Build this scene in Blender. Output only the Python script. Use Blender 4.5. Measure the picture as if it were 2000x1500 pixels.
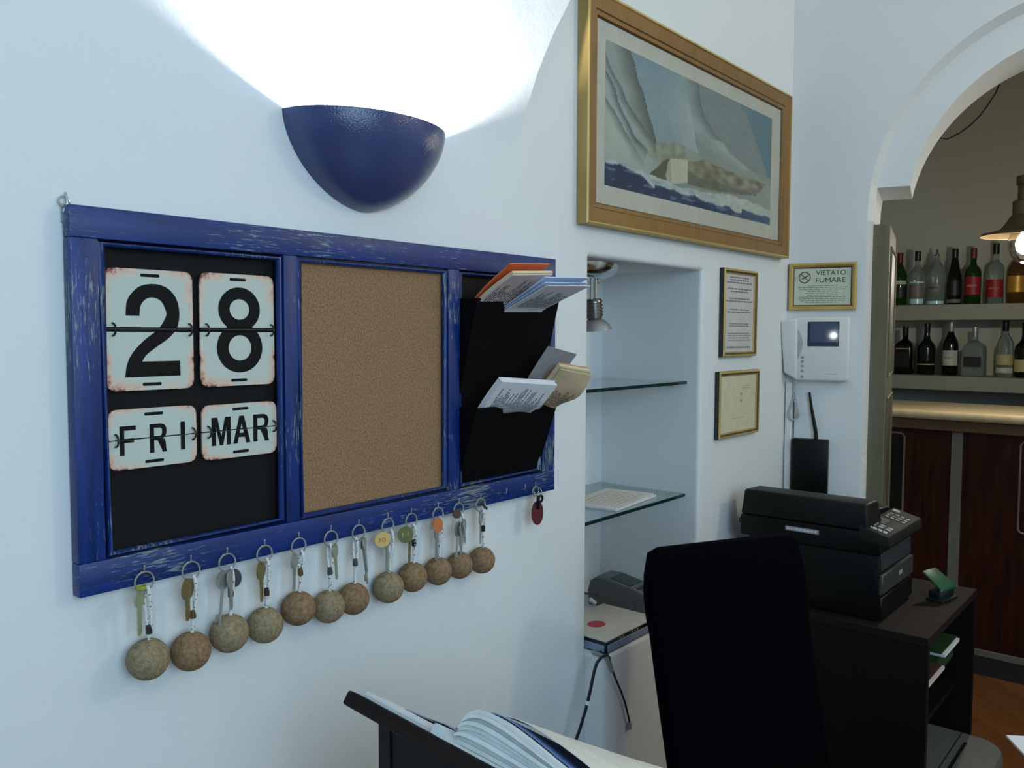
import bpy, bmesh, math, random
from mathutils import Vector, Matrix, noise

random.seed(7)
PI = math.pi
sc = bpy.context.scene
for o in list(bpy.data.objects):
    bpy.data.objects.remove(o)
COL = sc.collection

# ------------------------------------------------------------------ camera, world, lights, exposure
cd = bpy.data.cameras.new('camera')
cam = bpy.data.objects.new('camera', cd)
COL.objects.link(cam)
cd.sensor_width = 36.0
cd.lens = 36.0 * 1648.0 / 2000.0
cd.clip_start = 0.02
_a, _p, _r = math.radians(40.12), math.radians(-3.43), math.radians(0.177)
_cp, _sp, _cr, _sr = math.cos(_p), math.sin(_p), math.cos(_r), math.sin(_r)


def _tw(v):
    x, y, z = v
    return Vector((x * math.sin(_a) + y * math.cos(_a), -x * math.cos(_a) + y * math.sin(_a), z))


_F = _tw((0, _cp, _sp))
_R = _tw((_cr, -_sr * _sp, _sr * _cp))
_U = _tw((-_sr, -_cr * _sp, _cr * _cp))
cam.matrix_world = Matrix(((_R.x, _U.x, -_F.x, 0.0), (_R.y, _U.y, -_F.y, -1.06), (_R.z, _U.z, -_F.z, 1.42), (0, 0, 0, 1)))
sc.camera = cam

sc.view_settings.view_transform = 'Standard'
sc.view_settings.look = 'None'
sc.view_settings.gamma = 1.0
sc.view_settings.use_curve_mapping = False
sc.view_settings.exposure = 0.0

w = bpy.data.worlds.new('world')
sc.world = w
w.use_nodes = True
bg = w.node_tree.nodes['Background']
bg.inputs[0].default_value = (0.50, 0.78, 1.0, 1)
bg.inputs[1].default_value = 0.3


def light(name, kind, loc, energy, color, size=0.1, rot=None, size_y=None, parent=None):
    l = bpy.data.lights.new(name, kind)
    l.energy = energy
    l.color = color
    if kind == 'AREA':
        l.size = size
        if size_y:
            l.shape = 'RECTANGLE'
            l.size_y = size_y
    else:
        l.shadow_soft_size = size
    o = bpy.data.objects.new(name, l)
    COL.objects.link(o)
    o.location = loc
    if rot:
        o.rotation_euler = rot
    return o


# area light for daylight from an unseen window, the reception's ceiling lamp, the sconce bulb, the bar pendant bulb
light('window_daylight', 'AREA', (-0.5, -3.1, 1.95), 56, (0.54, 0.80, 1.0), 2.2, (PI / 2, 0, 0), 1.4)
light('ceiling_lamp_light', 'POINT', (2.47, -2.15, 2.4), 25, (1.0, 0.90, 0.69), 0.12)
light('sconce_bulb_light', 'POINT', (0.8867, -0.042, 1.673), 42, (1.0, 0.98, 0.95), 0.019)
light('pendant_bulb_light', 'POINT', (3.722, -0.467, 1.676), 14, (1.0, 0.93, 0.78), 0.03)

light('sconce_glint_light', 'POINT', (0.20, -1.85, 1.0), 2.2, (0.75, 0.88, 1.0), 0.03)  # unseen point light added for the highlight on the sconce bowl
light('screen_glint_light', 'POINT', (-1.497, -0.716, 1.413), 1.2, (0.92, 0.97, 1.0), 0.018)  # unseen point light added for its reflection in the intercom screen


# ------------------------------------------------------------------ materials
def srgb(c):
    return tuple((x / 255 / 12.92) if x / 255 <= 0.04045 else ((x / 255 + 0.055) / 1.055) ** 2.4 for x in c)


class NT:
    def __init__(s, name):
        s.m = bpy.data.materials.new(name)
        s.m.use_nodes = True
        s.t = s.m.node_tree
        s.b = s.t.nodes['Principled BSDF']
        s.tc = s.t.nodes.new('ShaderNodeTexCoord')

    def n(s, typ, **kw):
        nd = s.t.nodes.new(typ)
        for k, v in kw.items():
            if hasattr(nd, k):
                setattr(nd, k, v)
            else:
                nd.inputs[k].default_value = v
        return nd

    def l(s, a, b):
        s.t.links.new(a, b)

    def noise(s, scale, detail=3, stretch=(1, 1, 1), coord='Object', rough=0.5):
        mp = s.n('ShaderNodeMapping')
        mp.inputs['Scale'].default_value = stretch
        s.l(s.tc.outputs[coord], mp.inputs[0])
        nz = s.n('ShaderNodeTexNoise')
        nz.inputs['Scale'].default_value = scale
        nz.inputs['Detail'].default_value = detail
        nz.inputs['Roughness'].default_value = rough
        s.l(mp.outputs[0], nz.inputs['Vector'])
        return nz.outputs['Fac']

    def ramp(s, fac, stops):
        r = s.n('ShaderNodeValToRGB')
        e = r.color_ramp.elements
        e[0].position, e[0].color = stops[0][0], (*stops[0][1], 1)
        e[1].position, e[1].color = stops[-1][0], (*stops[-1][1], 1)
        for p, c in stops[1:-1]:
            x = e.new(p)
            x.color = (*c, 1)
        s.l(fac, r.inputs[0])
        return r.outputs[0]

    def mix(s, fac, a, b):
        m = s.n('ShaderNodeMix', data_type='RGBA')
        for sock, v in ((m.inputs[0], fac), (m.inputs[6], a), (m.inputs[7], b)):
            if hasattr(v, 'is_output'):
                s.l(v, sock)
            elif isinstance(v, (int, float)):
                sock.default_value = v
            else:
                sock.default_value = (*v, 1)
        return m.outputs[2]

    def math(s, op, a, b=None):
        m = s.n('ShaderNodeMath', operation=op)
        for i, v in enumerate((a, b)):
            if v is None:
                continue
            if hasattr(v, 'is_output'):
                s.l(v, m.inputs[i])
            else:
                m.inputs[i].default_value = v
        return m.outputs[0]

    def bump(s, h, strength=0.2, dist=0.01):
        b = s.n('ShaderNodeBump')
        b.inputs['Strength'].default_value = strength
        b.inputs['Distance'].default_value = dist
        s.l(h, b.inputs['Height'])
        s.l(b.outputs[0], s.b.inputs['Normal'])

    def base(s, c):
        if hasattr(c, 'is_output'):
            s.l(c, s.b.inputs['Base Color'])
        else:
            s.b.inputs['Base Color'].default_value = (*c, 1)

    def set(s, **kw):
        for k, v in kw.items():
            s.b.inputs[k].default_value = v
        return s


MATS = {}


def plain(name, rgb, rough=0.5, metal=0.0, var=0.06, scale=40, bump=0.0, spec=None, **kw):
    """single colour with a little procedural variation and grain"""
    if name in MATS:
        return MATS[name]
    t = NT(name)
    c = srgb(rgb)
    f = t.noise(scale, 3)
    lo = tuple(x * (1 - var) for x in c)
    hi = tuple(min(1, x * (1 + var)) for x in c)
    t.base(t.ramp(f, [(0.3, lo), (0.7, hi)]))
    t.set(Roughness=rough, Metallic=metal)
    if spec is not None:
        t.b.inputs['Specular IOR Level'].default_value = spec
    if bump:
        t.bump(f, bump, 0.002)
    for k, v in kw.items():
        t.b.inputs[k.replace('_', ' ')].default_value = v
    MATS[name] = t.m
    return t.m


def wall_paint(name, rgb):
    t = NT(name)
    c = srgb(rgb)
    f1 = t.noise(3.0, 4)
    t.base(t.ramp(f1, [(0.3, tuple(x * 0.97 for x in c)), (0.7, c)]))
    f2 = t.noise(95, 4, rough=0.6)
    f3 = t.noise(9, 4)
    h = t.math('ADD', t.math('MULTIPLY', f2, 0.35), t.math('MULTIPLY', f3, 1.2))
    t.bump(h, 0.22, 0.006)
    t.set(Roughness=0.62)
    t.b.inputs['Specular IOR Level'].default_value = 0.3
    return t.m


M_WALL = wall_paint('white_wall_paint', (226, 229, 230))
M_WALL2 = wall_paint('bar_wall_paint', (196, 196, 182))


def distressed(name, stretch):
    """blue paint rubbed through to a yellowish undercoat along the grain"""
    t = NT(name)
    base = t.ramp(t.noise(16, 4, stretch), [(0.3, srgb((3, 34, 88))), (0.7, srgb((9, 48, 122)))])
    s1 = t.noise(60, 5, stretch, rough=0.7)
    s2 = t.noise(7, 3)
    f = t.math('MULTIPLY', s1, t.math('ADD', s2, 0.45))
    m = t.ramp(f, [(0.562, (0, 0, 0)), (0.63, (1, 1, 1))])
    sep = t.n('ShaderNodeSeparateColor')
    t.l(m, sep.inputs[0])
    wear = t.mix(t.noise(25, 2), srgb((150, 150, 80)), srgb((150, 175, 190)))
    t.base(t.mix(t.math('MULTIPLY', sep.outputs[0], 0.62), base, wear))
    t.bump(s1, 0.25, 0.001)
    t.set(Roughness=0.42)
    return t.m


M_BLUE_H = distressed('worn_blue_paint_along_rail', (0.55, 4, 6))
M_BLUE_V = distressed('worn_blue_paint_along_stile', (6, 4, 0.55))


def cork_mat(name, c0, c1, scale):
    t = NT(name)
    f = t.noise(scale, 6, rough=0.75)
    f2 = t.noise(scale * 0.12, 3)
    a = t.ramp(f, [(0.30, tuple(x * 0.55 for x in srgb(c0))), (0.45, srgb(c0)), (0.62, srgb(c1))])
    v = t.n('ShaderNodeTexVoronoi')
    v.inputs['Scale'].default_value = scale * 0.4
    t.l(t.tc.outputs['Object'], v.inputs['Vector'])
    fl = t.ramp(v.outputs['Distance'], [(0.05, (1, 1, 1)), (0.13, (0, 0, 0))])
    sp = t.n('ShaderNodeSeparateColor')
    t.l(fl, sp.inputs[0])
    t.base(t.mix(t.math('MULTIPLY', t.math('MULTIPLY', sp.outputs[0], f2), 0.9), a, tuple(x * 0.35 for x in srgb(c0))))
    t.bump(f, 0.3, 0.001)
    t.set(Roughness=0.85)
    t.b.inputs['Specular IOR Level'].default_value = 0.2
    return t.m


M_CORKBOARD = cork_mat('cork_sheet', (132, 102, 74), (164, 130, 98), 330)
M_CORK_A = cork_mat('pale_cork', (132, 118, 92), (160, 142, 112), 170)
M_CORK_B = cork_mat('warm_cork', (128, 102, 76), (154, 126, 96), 170)

M_BLACKBOARD = plain('black_board', (13, 14, 15), 0.75, spec=0.25)
M_BLACKFAB = plain('black_card_pocket', (7, 7, 9), 0.9, spec=0.1, bump=0.1)
M_BLACKMETAL = plain('black_wire', (18, 18, 20), 0.4)
M_CHROME = plain('chrome', (215, 218, 220), 0.16, 1.0, var=0.03)
M_STEEL = plain('nickel_key_metal', (176, 178, 172), 0.32, 0.6, scale=200, bump=0.08)
M_BRONZE = plain('bronze_key_metal', (138, 124, 78), 0.38, 0.5, scale=200, bump=0.08)
M_GREENKEY = plain('pale_green_key_metal', (176, 186, 150), 0.42, 0.6)
M_PAPER = plain('white_paper', (222, 222, 226), 0.8, var=0.03)
M_PAPERBLUE = plain('bluish_white_paper', (196, 214, 240), 0.75, var=0.03)
M_CREAM = plain('cream_paper', (214, 196, 158), 0.8, var=0.05)
M_ORANGE = plain('orange_card', (226, 112, 62), 0.7)
M_GREYCARD = plain('grey_card', (150, 150, 154), 0.7)
M_INK = plain('printing_ink', (66, 62, 66), 0.8)
M_INKBLACK = plain('black_ink', (13, 14, 13), 0.7, spec=0.2)
M_WHITEPL = plain('white_plastic', (222, 222, 220), 0.35, var=0.02)
M_GREYPL = plain('grey_plastic', (104, 110, 110), 0.5)
M_BLACKPL = plain('black_plastic', (9, 10, 10), 0.42, var=0.1, spec=0.25)
M_DARKPL = plain('charcoal_plastic', (33, 35, 36), 0.45)
M_SHOE = plain('black_navy_fabric', (3, 4, 8), 0.95, spec=0.03, bump=0.3, scale=400)

t = NT('satin_navy_ceramic')
f = t.noise(420, 2)
t.base(t.ramp(t.noise(12, 2), [(0.3, srgb((58, 68, 108))), (0.7, srgb((64, 76, 120)))]))
t.bump(f, 0.4, 0.0016)
t.set(Roughness=0.11)
M_SCONCE = t.m


def gold(name, c, rough):
    t = NT(name)
    f = t.noise(30, 4, (1, 1, 0.3))
    c = srgb(c)
    t.base(t.ramp(f, [(0.3, tuple(x * 0.8 for x in c)), (0.7, c)]))
    t.set(Roughness=rough, Metallic=0.25)
    return t.m


M_GOLD = gold('old_gold_leaf', (176, 148, 88), 0.4)
M_GOLDLINE = gold('bright_gold_bead', (206, 178, 104), 0.3)
M_GOLDDARK = gold('dark_gold_groove', (92, 72, 36), 0.45)
M_BRASSFRAME = gold('brass_frame', (190, 158, 92), 0.3)


def plate_mat():
    """cream enamelled tin with rust creeping in from the edges (plate UV runs 0..1 over the whole tag)"""
    t = NT('rusty_cream_enamel')
    uv = t.n('ShaderNodeSeparateXYZ')
    t.l(t.tc.outputs['UV'], uv.inputs[0])
    u, v = uv.outputs[0], uv.outputs[1]
    du = t.math('MINIMUM', u, t.math('SUBTRACT', 1.0, u))
    dv = t.math('MINIMUM', v, t.math('SUBTRACT', 1.0, v))
    edge = t.math('MINIMUM', du, dv)
    corner = t.math('ADD', du, dv)
    n1 = t.noise(38, 5, rough=0.7)
    n2 = t.noise(210, 4, rough=0.7)
    d = t.math('ADD', t.math('MULTIPLY', edge, 1.4), t.math('MULTIPLY', corner, 0.36))
    d = t.math('ADD', d, t.math('MULTIPLY', t.math('SUBTRACT', n1, 0.5), 0.62))
    d = t.math('ADD', d, t.math('MULTIPLY', t.math('SUBTRACT', n2, 0.5), 0.14))
    col = t.ramp(d, [(0.005, srgb((78, 40, 36))), (0.03, srgb((128, 66, 54))), (0.06, srgb((196, 150, 132))),
                     (0.13, srgb((212, 186, 168))), (0.24, srgb((190, 198, 190)))])
    t.base(col)
    t.bump(n2, 0.06, 0.0006)
    t.set(Roughness=0.5)
    return t.m


M_PLATE = plate_mat()


def wood(name, c0, c1, rough=0.4, stretch=(1, 1, 10), scale=6, coord='Object'):
    t = NT(name)
    f = t.noise(scale, 5, tuple(1.0 if s == 10 else 9.0 for s in stretch), coord)
    t.base(t.ramp(f, [(0.3, srgb(c0)), (0.7, srgb(c1))]))
    t.b.inputs['Specular IOR Level'].default_value = 0.25
    t.bump(f, 0.08, 0.001)
    t.set(Roughness=rough)
    return t.m


M_WENGE = wood('dark_stained_wood', (7, 4, 2), (14, 8, 5), 0.6, (1, 1, 10))
M_WENGE_TOP = wood('dark_stained_wood_top', (15, 9, 7), (27, 16, 11), 0.7, (1, 10, 1))
M_BARWOOD = wood('reddish_brown_veneer', (38, 17, 9), (70, 33, 17), 0.42, (1, 1, 10), 5)
M_BARTRIM = wood('bar_edge_wood', (88, 66, 46), (112, 88, 62), 0.5, (1, 10, 1), 5)
M_COUNTER = plain('pale_stone_counter', (196, 178, 140), 0.22, var=0.1, scale=30)
M_GREYPAINT = plain('grey_beige_paint', (122, 118, 104), 0.5)
M_DOOR = wood('grey_olive_painted_wood', (96, 93, 74), (110, 106, 88), 0.6, (1, 1, 10), 4)
M_DOORDARK = plain('shadow_gap_dark', (30, 28, 22), 0.7)


def glass(name, rgb, rough=0.02, trans=1.0, ior=1.45):
    t = NT(name)
    c = srgb(rgb)
    t.base(t.ramp(t.noise(20, 2), [(0.3, tuple(x * 0.97 for x in c)), (0.7, c)]))
    t.set(Roughness=rough, IOR=ior)
    t.b.inputs['Transmission Weight'].default_value = trans
    return t.m


M_SHELFGLASS = glass('clear_shelf_glass', (232, 244, 244), 0.0)
M_GLASSEDGE = plain('dark_green_glass_edge', (20, 44, 46), 0.15)
M_CLEARBOTTLE = glass('clear_bottle_glass', (206, 222, 214), 0.03, 0.85)
M_GREENBOTTLE = glass('green_bottle_glass', (30, 70, 24), 0.05, 0.35)
M_DARKBOTTLE = plain('near_black_bottle_glass', (16, 13, 10), 0.12, var=0.1)
M_AMBER = glass('amber_bottle_glass', (120, 86, 44), 0.05, 0.6)


# ------------------------------------------------------------------ mesh building
class MB:
    def __init__(s):
        s.bm = bmesh.new()

    def box(s, x0, x1, y0, y1, z0, z1, bev=0.0, seg=2):
        vs = [s.bm.verts.new(p) for p in ((x0, y0, z0), (x1, y0, z0), (x1, y1, z0), (x0, y1, z0),
                                          (x0, y0, z1), (x1, y0, z1), (x1, y1, z1), (x0, y1, z1))]
        fs = [s.bm.faces.new([vs[i] for i in q]) for q in
              ((3, 2, 1, 0), (4, 5, 6, 7), (0, 1, 5, 4), (1, 2, 6, 5), (2, 3, 7, 6), (3, 0, 4, 7))]
        if bev:
            es = list({e for f in fs for e in f.edges})
            bmesh.ops.bevel(s.bm, geom=es, offset=bev, segments=seg, profile=0.5, affect='EDGES')
        return s

    def hexa(s, p8, bev=0.0, seg=2):
        """box from 8 corner points, bottom loop then top loop"""
        vs = [s.bm.verts.new(p) for p in p8]
        fs = [s.bm.faces.new([vs[i] for i in q]) for q in
              ((3, 2, 1, 0), (4, 5, 6, 7), (0, 1, 5, 4), (1, 2, 6, 5), (2, 3, 7, 6), (3, 0, 4, 7))]
        if bev:
            es = list({e for f in fs for e in f.edges})
            bmesh.ops.bevel(s.bm, geom=es, offset=bev, segments=seg, profile=0.5, affect='EDGES')
        return s

    def prism(s, poly, f0, f1):
        """poly: list of 2-D points; f0/f1 map a 2-D point to 3-D for the two end caps"""
        a = [s.bm.verts.new(f0(*p)) for p in poly]
        b = [s.bm.verts.new(f1(*p)) for p in poly]
        n = len(poly)
        s.bm.faces.new(a)
        s.bm.faces.new(b[::-1])
        for i in range(n):
            j = (i + 1) % n
            s.bm.faces.new((a[j], a[i], b[i], b[j]))
        return s

    def plate(s, poly, y0, y1):
        """outline in x,z extruded along y"""
        return s.prism(poly, lambda x, z: (x, y0, z), lambda x, z: (x, y1, z))

    def slab(s, poly, z0, z1):
        return s.prism(poly, lambda x, y: (x, y, z1), lambda x, y: (x, y, z0))

    def face(s, pts):
        s.bm.faces.new([s.bm.verts.new(p) for p in pts])
        return s

    def loft(s, rings, caps=True, closed=True):
        vr = [[s.bm.verts.new(p) for p in r] for r in rings]
        n = len(rings[0])
        for a, b in zip(vr, vr[1:]):
            for i in range(n if closed else n - 1):
                j = (i + 1) % n
                s.bm.faces.new((a[i], a[j], b[j], b[i]))
        if caps and closed:
            s.bm.faces.new(vr[0][::-1])
            s.bm.faces.new(vr[-1])
        return s

    def tube(s, pts, r, n=8, closed=False):
        pts = [Vector(p) for p in pts]
        rr = r if isinstance(r, (list, tuple)) else [r] * len(pts)
        rings = []
        up = None
        m = len(pts)
        for i, p in enumerate(pts):
            a = pts[(i - 1) % m] if (closed or i > 0) else p
            b = pts[(i + 1) % m] if (closed or i < m - 1) else p
            d = (b - a).normalized()
            if up is None:
                up = d.orthogonal().normalized()
            else:
                up = (up - d * up.dot(d))
                up = up.normalized() if up.length > 1e-6 else d.orthogonal().normalized()
            q = d.cross(up)
            rings.append([p + (up * math.cos(2 * PI * k / n) + q * math.sin(2 * PI * k / n)) * rr[i] for k in range(n)])
        if closed:
            vr = [[s.bm.verts.new(p) for p in r_] for r_ in rings]
            for i in range(m):
                a, b = vr[i], vr[(i + 1) % m]
                # align seam
                k0 = min(range(n), key=lambda k: (a[0].co - b[k].co).length) if i == m - 1 else 0
                for k in range(n):
                    s.bm.faces.new((a[k], a[(k + 1) % n], b[(k + 1 + k0) % n], b[(k + k0) % n]))
        else:
            s.loft(rings)
        return s

    def lathe(s, prof, c=(0, 0, 0), n=24, sx=1, sy=1):
        rings = [[(c[0] + r * sx * math.cos(2 * PI * k / n), c[1] + r * sy * math.sin(2 * PI * k / n), c[2] + z) for k in range(n)]
                 for r, z in prof]
        return s.loft(rings)

    def sphere(s, c, r, u=24, v=14, sx=1, sy=1, sz=1):
        m = Matrix.Translation(c) @ Matrix.Diagonal((sx, sy, sz, 1))
        bmesh.ops.create_uvsphere(s.bm, u_segments=u, v_segments=v, radius=r, matrix=m)
        return s

    def torus(s, c, R, r, axis='y', n=28, m=8, a0=0.0, a1=2 * PI):
        full = abs(a1 - a0 - 2 * PI) < 1e-6
        k = n if full else n + 1
        pts = []
        for i in range(k):
            a = a0 + (a1 - a0) * i / n
            q = (R * math.cos(a), R * math.sin(a))
            p = {'y': (q[0], 0, q[1]), 'x': (0, q[0], q[1]), 'z': (q[0], q[1], 0)}[axis]
            pts.append(Vector(c) + Vector(p))
        return s.tube(pts, r, m, closed=full)

    def xf(s, mat):
        bmesh.ops.transform(s.bm, matrix=mat, verts=s.bm.verts)
        return s


def rrect(x0, x1, z0, z1, r, seg=5):
    """rounded rectangle outline"""
    out = []
    for cx, cz, a in ((x1 - r, z1 - r, 0), (x0 + r, z1 - r, PI / 2), (x0 + r, z0 + r, PI), (x1 - r, z0 + r, 1.5 * PI)):
        for i in range(seg + 1):
            t_ = a + PI / 2 * i / seg
            out.append((cx + r * math.cos(t_), cz + r * math.sin(t_)))
    return out


BASE = {}


def _finish(me, smooth):
    if smooth:
        for p in me.polygons:
            p.use_smooth = True
        me.set_sharp_from_angle(angle=math.radians(smooth if smooth is not True else 38))


def obj(name, mb, mat, parent=None, smooth=True, label=None, kind=None, fixn=True):
    me = bpy.data.meshes.new(name)
    if fixn:
        bmesh.ops.recalc_face_normals(mb.bm, faces=mb.bm.faces)
    base = Vector((0, 0, 0))
    root = parent
    while root is not None:
        if root.name in BASE:
            base = BASE[root.name]
            break
        root = root.parent
    if base.length:
        bmesh.ops.translate(mb.bm, vec=-base, verts=mb.bm.verts)
    mb.bm.to_mesh(me)
    mb.bm.free()
    o = bpy.data.objects.new(name, me)
    for m in (mat if isinstance(mat, (list, tuple)) else [mat]):
        me.materials.append(m)
    _finish(me, smooth)
    COL.objects.link(o)
    if parent is not None:
        o.parent = parent
    if label:
        o['label'] = label
    if kind:
        o['kind'] = kind
    return o


def thing(name, label, cat, base=(0, 0, 0), frame=None, group=None):
    """an Empty at the thing's base; its parts are given in the coordinates of the wall (frame) it belongs to"""
    o = bpy.data.objects.new(name, None)
    o.empty_display_size = 0.05
    COL.objects.link(o)
    o.matrix_world = (frame or Matrix.Identity(4)) @ Matrix.Translation(base)
    BASE[o.name] = Vector(base)
    o['label'] = label
    o['category'] = cat
    if group:
        o['group'] = group
    return o


def structure(name, mb, mat, parent=None, smooth=True, frame=None, **kw):
    o = obj(name, mb, mat, parent, smooth, **kw)
    if parent is None:
        o['kind'] = 'structure'
        if frame:
            o.matrix_world = frame
    return o


_txt = {}


def text_bm(s, bold=0.0):
    """glyph outlines of s as a flat bmesh in x,z, scaled so that they fill 0..1 by 0..1; thickness is added later"""
    c = bpy.data.curves.new('text', 'FONT')
    c.body = s
    c.size = 1.0
    c.offset = bold
    c.resolution_u = 6
    o = bpy.data.objects.new('text', c)
    COL.objects.link(o)
    dg = bpy.context.evaluated_depsgraph_get()
    me = bpy.data.meshes.new_from_object(o.evaluated_get(dg))
    bpy.data.objects.remove(o)
    bm = bmesh.new()
    bm.from_mesh(me)
    bpy.data.meshes.remove(me)
    xs = [v.co.x for v in bm.verts]
    ys = [v.co.y for v in bm.verts]
    x0, x1, y0, y1 = min(xs), max(xs), min(ys), max(ys)
    for v in bm.verts:
        v.co = Vector(((v.co.x - x0) / (x1 - x0), 0, (v.co.y - y0) / (y1 - y0)))
    return bm


def text(s, x0, x1, z0, z1, y, depth=0.0004, bold=0.0):
    mb = MB()
    mb.bm.free()
    mb.bm = text_bm(s, bold)
    for v in mb.bm.verts:
        v.co = Vector((x0 + v.co.x * (x1 - x0), y, z0 + v.co.z * (z1 - z0)))
    r = bmesh.ops.extrude_face_region(mb.bm, geom=mb.bm.faces[:])
    bmesh.ops.translate(mb.bm, vec=(0, -depth, 0), verts=[v for v in r['geom'] if isinstance(v, bmesh.types.BMVert)])
    return mb


def ring_glyph(mb, cx, cz, ro, ri, n=40):
    """flat ring (outer and inner radii in x,z)"""
    for i in range(n):
        a0, a1 = 2 * PI * i / n, 2 * PI * (i + 1) / n
        q = [(cx + r[0] * math.cos(a), 0, cz + r[1] * math.sin(a)) for r, a in ((ro, a0), (ro, a1), (ri, a1), (ri, a0))]
        mb.face(q)


def smooth_outline(pts, sub=6):
    """closed outline; points marked with a third value are sharp corners, the runs between them are Catmull-Rom curves"""
    n = len(pts)
    out = []
    for i in range(n):
        p1, p2 = pts[i], pts[(i + 1) % n]
        p0 = pts[i - 1] if len(p1) == 2 else p1
        p3 = pts[(i + 2) % n] if len(p2) == 2 else p2
        if len(p1) == 3 and len(p2) == 3:
            out.append((p1[0], p1[1]))
            continue
        for k in range(sub):
            f = k / sub
            out.append(tuple(0.5 * (2 * b + (c - a) * f + (2 * a - 5 * b + 4 * c - d) * f * f + (3 * b - a - 3 * c + d) * f ** 3)
                             for a, b, c, d in zip(p0[:2], p1[:2], p2[:2], p3[:2])))
    return out


def bar_glyph(mb, p0, p1, w0, horizontal=True):
    """slanted bar of constant horizontal (or vertical) width"""
    if horizontal:
        q = [(p0[0] - w0 / 2, p0[1]), (p0[0] + w0 / 2, p0[1]), (p1[0] + w0 / 2, p1[1]), (p1[0] - w0 / 2, p1[1])]
    else:
        q = [(p0[0], p0[1] - w0 / 2), (p1[0], p1[1] - w0 / 2), (p1[0], p1[1] + w0 / 2), (p0[0], p0[1] + w0 / 2)]
    mb.face([(a, 0, b) for a, b in q])


def glyph_mesh(ch):
    """heavy grotesque letters and numerals in a unit box"""
    m = MB()

    def piece(k):
        for f in m.bm.faces:
            if f.tag is False:
                f.material_index = k
                f.tag = True
    if ch == '2':
        o = [(0.03, 0.654, 1), (0.27, 0.654, 1), (0.29, 0.755), (0.37, 0.825), (0.50, 0.855), (0.66, 0.82), (0.745, 0.72), (0.745, 0.65), (0.61, 0.52),
             (0.35, 0.395), (0.13, 0.255), (0.03, 0.125), (0.0, 0.0, 1), (1.0, 0.0, 1), (1.0, 0.165, 1), (0.30, 0.165, 1), (0.38, 0.235), (0.55, 0.315), (0.80, 0.42),
             (0.95, 0.53), (1.0, 0.68), (0.96, 0.83), (0.85, 0.93), (0.70, 0.985), (0.50, 1.0), (0.29, 0.97), (0.13, 0.885), (0.05, 0.79)]
        m.face([(a, 0, b) for a, b in smooth_outline(o)])
    elif ch == '8':
        ring_glyph(m, 0.5, 0.742, (0.455, 0.258), (0.215, 0.120))
        piece(0)
        ring_glyph(m, 0.5, 0.290, (0.5, 0.290), (0.250, 0.150))
        piece(1)
        m.face([(0.24, 0, 0.555), (0.22, 0, 0.53), (0.24, 0, 0.50), (0.76, 0, 0.50), (0.78, 0, 0.53), (0.76, 0, 0.555)])
        piece(2)
    elif ch == 'F':
        bar_glyph(m, (0.14, 0), (0.14, 1), 0.28)
        piece(0)
        bar_glyph(m, (0.14, 0.925), (1, 0.925), 0.15, False)
        bar_glyph(m, (0.14, 0.50), (0.88, 0.50), 0.14, False)
        piece(1)
    elif ch == 'I':
        bar_glyph(m, (0.5, 0), (0.5, 1), 1.0)
    elif ch == 'R':
        bar_glyph(m, (0.125, 0), (0.125, 1), 0.25)
        piece(0)
        o = [(0.125, 1.0, 1), (0.62, 1.0, 1), (0.84, 0.96), (0.96, 0.84), (0.97, 0.70), (0.90, 0.55), (0.72, 0.45), (0.60, 0.43, 1), (0.125, 0.43, 1)]
        h = [(0.25, 0.86, 1), (0.58, 0.86, 1), (0.68, 0.83), (0.72, 0.77), (0.72, 0.68), (0.68, 0.60), (0.58, 0.57, 1), (0.25, 0.57, 1)]
        a, b = smooth_outline(o), smooth_outline(h)
        na = len(a)
        m2 = bmesh.new()
        va = [m2.verts.new((x, 0, z)) for x, z in a]
        vb = [m2.verts.new((x, 0, z)) for x, z in b]
        es = [m2.edges.new((v[i], v[(i + 1) % len(v)])) for v in (va, vb) for i in range(len(v))]
        bmesh.ops.triangle_fill(m2, edges=es, use_beauty=True)
        tmp = bpy.data.meshes.new('tmp')
        m2.to_mesh(tmp)
        m2.free()
        m.bm.from_mesh(tmp)
        bpy.data.meshes.remove(tmp)
        piece(1)
        m.face([(0.66, 0, 0.46), (0.44, 0, 0.44), (0.70, 0, 0.08), (0.73, 0, 0), (1.0, 0, 0), (0.94, 0, 0.12), (0.92, 0, 0.34), (0.86, 0, 0.46)])
        piece(2)
    elif ch == 'M':
        m.face([(0, 0, 0), (0.22, 0, 0), (0.22, 0, 1), (0, 0, 1)])
        m.face([(0.78, 0, 0), (1, 0, 0), (1, 0, 1), (0.78, 0, 1)])
        piece(0)
        m.face([(0.12, 0, 1), (0.30, 0, 1), (0.585, 0, 0), (0.415, 0, 0)])
        piece(1)
        m.face([(0.70, 0, 1), (0.88, 0, 1), (0.585, 0, 0), (0.415, 0, 0)])
        piece(2)
    elif ch == 'A':
        m.face([(0, 0, 0), (0.24, 0, 0), (0.60, 0, 1), (0.37, 0, 1)])
        piece(0)
        m.face([(0.76, 0, 0), (1, 0, 0), (0.63, 0, 1), (0.40, 0, 1)])
        piece(1)
        bar_glyph(m, (0.18, 0.30), (0.82, 0.30), 0.15, False)
        piece(2)
    return m


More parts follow.
